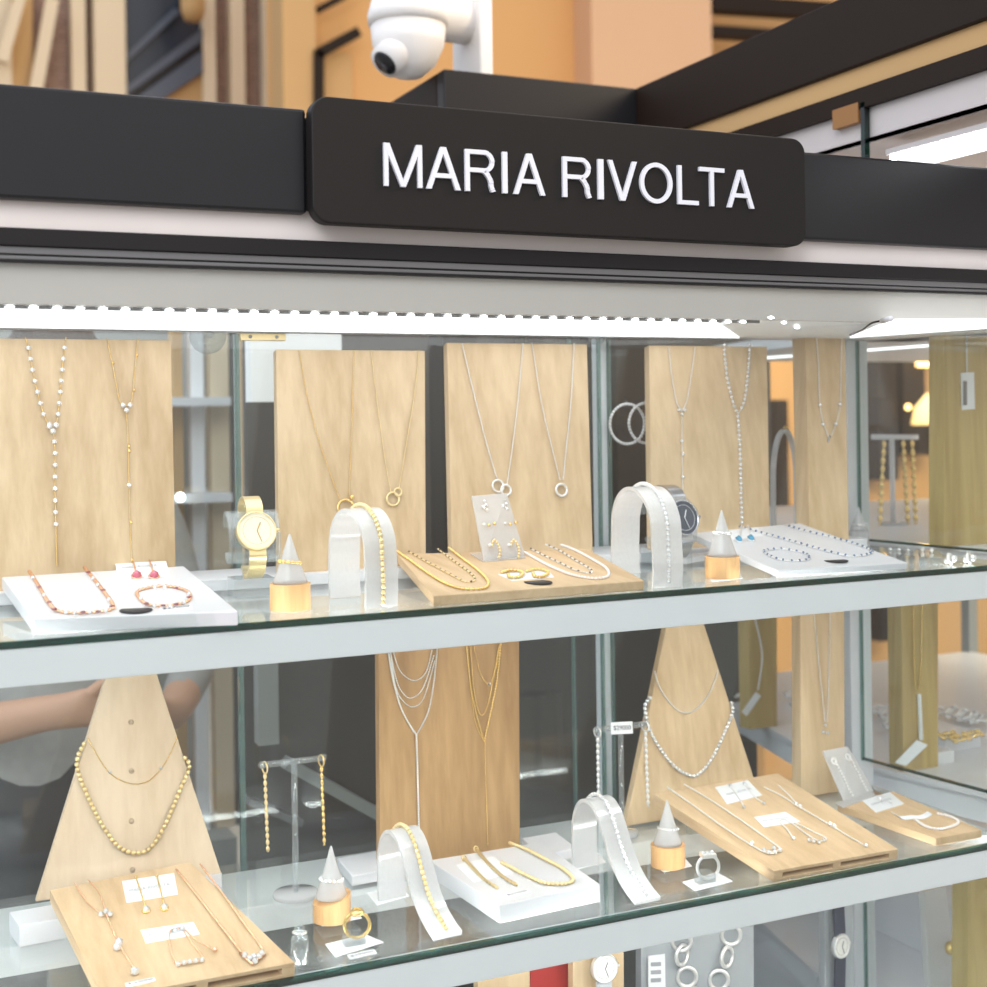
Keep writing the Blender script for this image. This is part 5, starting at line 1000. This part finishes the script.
# ================================================================== photographer's reflection, built as a figure behind the case
def reflected_person(base, h=1.68):
    pc = V((base.x, base.y, 0)); J = {}; E_ = []
    def j(n, x, y, z, r, par=None, ry=None): J[n] = (V((x, y, z)), r, ry or r, par)
    j('pelvis', 0, 0, .95, .15, None, .11); j('waist', 0, .0, 1.08, .135, 'pelvis', .10); j('chest', 0, 0, 1.25, .155, 'waist', .115); j('upper', 0, .01, 1.37, .12, 'chest', .09); j('neck', 0, .01, 1.45, .058, 'upper'); j('jaw', 0, -.01, 1.52, .066, 'neck', .072); j('skull', 0, 0, 1.60, .078, 'jaw', .092); j('crown', 0, .005, 1.66, .05, 'skull', .06)
    for s, n in ((-1, 'l'), (1, 'r')):
        j('sh'+n, s*.17, .01, 1.36, .062, 'upper'); j('el'+n, s*.25, .02 if s > 0 else -.03, 1.06 if s > 0 else 1.0, .047, 'sh'+n); 
        hx, hy, hz = (.07, -.26, 1.03) if s > 0 else (-.03, -.27, 1.06)
        j('wr'+n, hx+s*.05, hy+.04, hz, .029, 'el'+n); j('pa'+n, hx, hy, hz+.005, .033, 'wr'+n, .02)
        for f in range(4):
            ln = (.062, .072, .068, .052)[f]; oz = .027-.018*f
            j('f%d'%f+n, hx-s*.035, hy-.012, hz+oz, .009, 'pa'+n); j('g%d'%f+n, hx-s*(.035+ln*.55), hy-.016, hz+oz-.006, .0085, 'f%d'%f+n); j('h%d'%f+n, hx-s*(.035+ln*.9), hy+.004, hz+oz-.016, .0075, 'g%d'%f+n)
        j('t0'+n, hx+s*.005, hy-.02, hz+.035, .011, 'pa'+n); j('t1'+n, hx-s*.022, hy-.03, hz+.055, .009, 't0'+n)
        j('hip'+n, s*.09, 0, .88, .098, 'pelvis'); j('kn'+n, s*.10, -.01, .50, .062, 'hip'+n); j('an'+n, s*.10, .02, .09, .042, 'kn'+n); j('to'+n, s*.11, -.14, .035, .04, 'an'+n, .032)
    names = list(J); me = bpy.data.meshes.new('reflected_person'); me.from_pydata([tuple(J[n][0]) for n in names], [(names.index(n), names.index(J[n][3])) for n in names if J[n][3]], []); 
    o = bpy.data.objects.new('reflected_person_rig', me); COL.objects.link(o); o.modifiers.new('s', 'SKIN'); sd = o.modifiers.new('u', 'SUBSURF'); sd.levels = sd.render_levels = 2
    for i, n in enumerate(names): me.skin_vertices[0].data[i].radius = (J[n][1], J[n][2]); me.skin_vertices[0].data[i].use_root = (n == 'pelvis')
    dg = bpy.context.evaluated_depsgraph_get(); dg.update(); m2 = bpy.data.meshes.new_from_object(o.evaluated_get(dg)); bpy.data.objects.remove(o)
    for mt_ in ('sweater', 'skin', 'trousers', 'black'): m2.materials.append(M[mt_])
    for p in m2.polygons:
        p.use_smooth = True; c = p.center
        p.material_index = 1 if (c.z > 1.44 or (c.y < -.15 and c.z > .8)) else (3 if c.z < .075 else (2 if c.z < .93 else 0))
    zmin = min(v.co.z for v in m2.vertices)
    for v in m2.vertices: v.co.z -= zmin
    m2.name = 'reflected_person'; b = bpy.data.objects.new('reflected_person', m2); COL.objects.link(b); b.location = pc; WOFF['reflected_person'] = pc; b.rotation_euler.z = .15
    tag(b, 'reflection of the photographer in a grey knit top, built as a figure behind the glass at left with hands held together', 'reflected_person')
    def pp(x, y, z): return pc+V((x, y, z-zmin))
    link('hair', MB().lathe([(.02, .092), (.06, .075), (.083, .03), (.09, -.03), (.085, -.09), (.07, -.12)][::-1], pp(0, .022, 1.61), (0, 0, 1), 24), 'hair', b)
    link('nose', MB().ball(pp(0, -.094, 1.585), (.011, .014, .018)), 'skin', b)
    for s in (-1, 1): link('eye', MB().ball(pp(s*.031, -.083, 1.605), (.012, .006, .007)), 'card', b); link('ear', MB().ball(pp(s*.08, .0, 1.59), (.010, .018, .03)), 'skin', b)
    link('mouth', MB().ball(pp(0, -.080, 1.545), (.022, .006, .006)), 'red', b)
    return b
pp_ = P(62, 720, 1.22); reflected_person(V((pp_.x, 1.22, 0)))
# ================================================================== light
def tapes():
    for z, lb in ((Z1, 'LED strip under the upper shelf rail of the showcase'), (Z2, 'LED strip under the middle shelf rail of the showcase')):
        solo('led_strip', MB().box((X0, .0235, z-.0385), (1.24, .0385, z-.0365)), 'ledtape', (.5, .03, z-.0385), lb, 'strip light')
M['ledtape'] = emis('led_tape', (252, 252, 252), 17)
tapes()
w = bpy.data.worlds.new('world'); SC.world = w; w.use_nodes = True; nt = w.node_tree; bg = nt.nodes['Background']
tc = nt.nodes.new('ShaderNodeTexCoord'); sp = nt.nodes.new('ShaderNodeSeparateXYZ'); cr = nt.nodes.new('ShaderNodeValToRGB')
mr = nt.nodes.new('ShaderNodeMapRange'); mr.inputs[1].default_value = -1; mr.inputs[2].default_value = 1
nt.links.new(tc.outputs['Generated'], sp.inputs[0]); nt.links.new(sp.outputs['Z'], mr.inputs[0]); nt.links.new(mr.outputs[0], cr.inputs[0]); 
mrx = nt.nodes.new('ShaderNodeMapRange'); mrx.inputs[1].default_value = -1; mrx.inputs[2].default_value = 1; crx = nt.nodes.new('ShaderNodeValToRGB')
nt.links.new(sp.outputs['X'], mrx.inputs[0]); nt.links.new(mrx.outputs[0], crx.inputs[0]); mu_ = nt.nodes.new('ShaderNodeMixRGB'); mu_.blend_type = 'MULTIPLY'; mu_.inputs[0].default_value = 1
crx.color_ramp.elements[0].position = .25; crx.color_ramp.elements[0].color = (.93, .99, 1.10, 1); crx.color_ramp.elements[1].position = .8; crx.color_ramp.elements[1].color = (1.0, .91, .82, 1)
nt.links.new(cr.outputs[0], mu_.inputs[1]); nt.links.new(crx.outputs[0], mu_.inputs[2]); nt.links.new(mu_.outputs[0], bg.inputs[0])
el = cr.color_ramp.elements; el[0].position = .45; el[0].color = (.34, .33, .32, 1); el[1].position = .75; el[1].color = (1.05, 1.08, 1.12, 1); e = el.new(.55); e.color = (.80, .79, .78, 1)
bg.inputs[1].default_value = 1.0
def area(name, loc, target, size, power, col, sy=None):
    l = bpy.data.lights.new(name, 'AREA'); l.energy = power; l.color = col; l.size = size
    if sy: l.shape = 'RECTANGLE'; l.size_y = sy
    o = bpy.data.objects.new(name, l); COL.objects.link(o); o.location = V(loc); o.rotation_euler = (V(target)-V(loc)).to_track_quat('-Z', 'Y').to_euler(); return o
area('sky_light', (-2.5, -3.5, 4.5), (.6, .2, 1.2), 3.0, 100, (1.0, .99, .98))
area('warm_arcade_light', (3.2, -.8, 3.4), (2.2, 5, 2.8), 1.5, 75, (1, .80, .56))
area('warm_shop_light', (2.6, 2.2, 1.9), (2.6, 3.3, 1.2), .6, 12, (1, .72, .42))
SC.view_settings.view_transform = 'Standard'; SC.view_settings.look = 'None'; SC.view_settings.gamma = 1; SC.view_settings.exposure = .42; SC.view_settings.use_curve_mapping = False
SC.cycles.use_denoising = True; SC.cycles.max_bounces = 12; SC.cycles.transparent_max_bounces = 24; SC.cycles.sample_clamp_indirect = 6; SC.cycles.caustics_reflective = False; SC.cycles.caustics_refractive = False

# ------------------------------------------------------------------ repeats share a group
GROUPS = {'display_board': 'upright wood panels', 'display_tray': 'white trays', 'display_plank': 'oak slabs lying on the shelves', 'display_block': 'small white blocks', 'necklace_bust': 'A-shaped necklace busts', 'ring_cone': 'ring cones', 'bracelet_stand': 'frosted arches and ramps', 'wristwatch': 'wristwatches', 'watch_stand': 'clear watch stands', 'earring_stand': 'earring stands',
    'necklace': 'necklaces on show', 'bead_necklace': 'bead necklaces on the oak slab', 'bracelet': 'bracelets on show', 'jewellery_card': 'white jewellery cards', 'drop_earring': 'drop earrings', 'bar_earring': 'long bar earrings', 'stud_earring': 'stud earrings', 'hoop_earring': 'half hoops on the frosted card', 'dangle_earring': 'small dangling earrings', 'bead_earring': 'coiled bead earrings', 'star_stud': 'star studs', 'knot_earring': 'silver knot earrings', 'ball_earring': 'gold ball earrings', 'chain_earring': 'gold earrings on the far stand',
    'ring': 'rings on show', 'ring_holder': 'clear ring holders', 'oval_label': 'black oval labels', 'price_tag': 'price tags', 'swing_tag': 'hanging white tags', 'bangle': 'hoops of white stones', 'suction_cup': 'suction cups', 'loose_stone': 'small white stones by the pane', 'led_strip': 'LED strips', 'globe_lamp': 'lamps in the warm shop', 'watch_board': 'watch boards on the bottom shelf'}
for o in list(SC.objects):
    if o.parent is None and 'category' in o and 'group' not in o:
        g = GROUPS.get(o.name.split('.')[0])
        if g: o['group'] = g
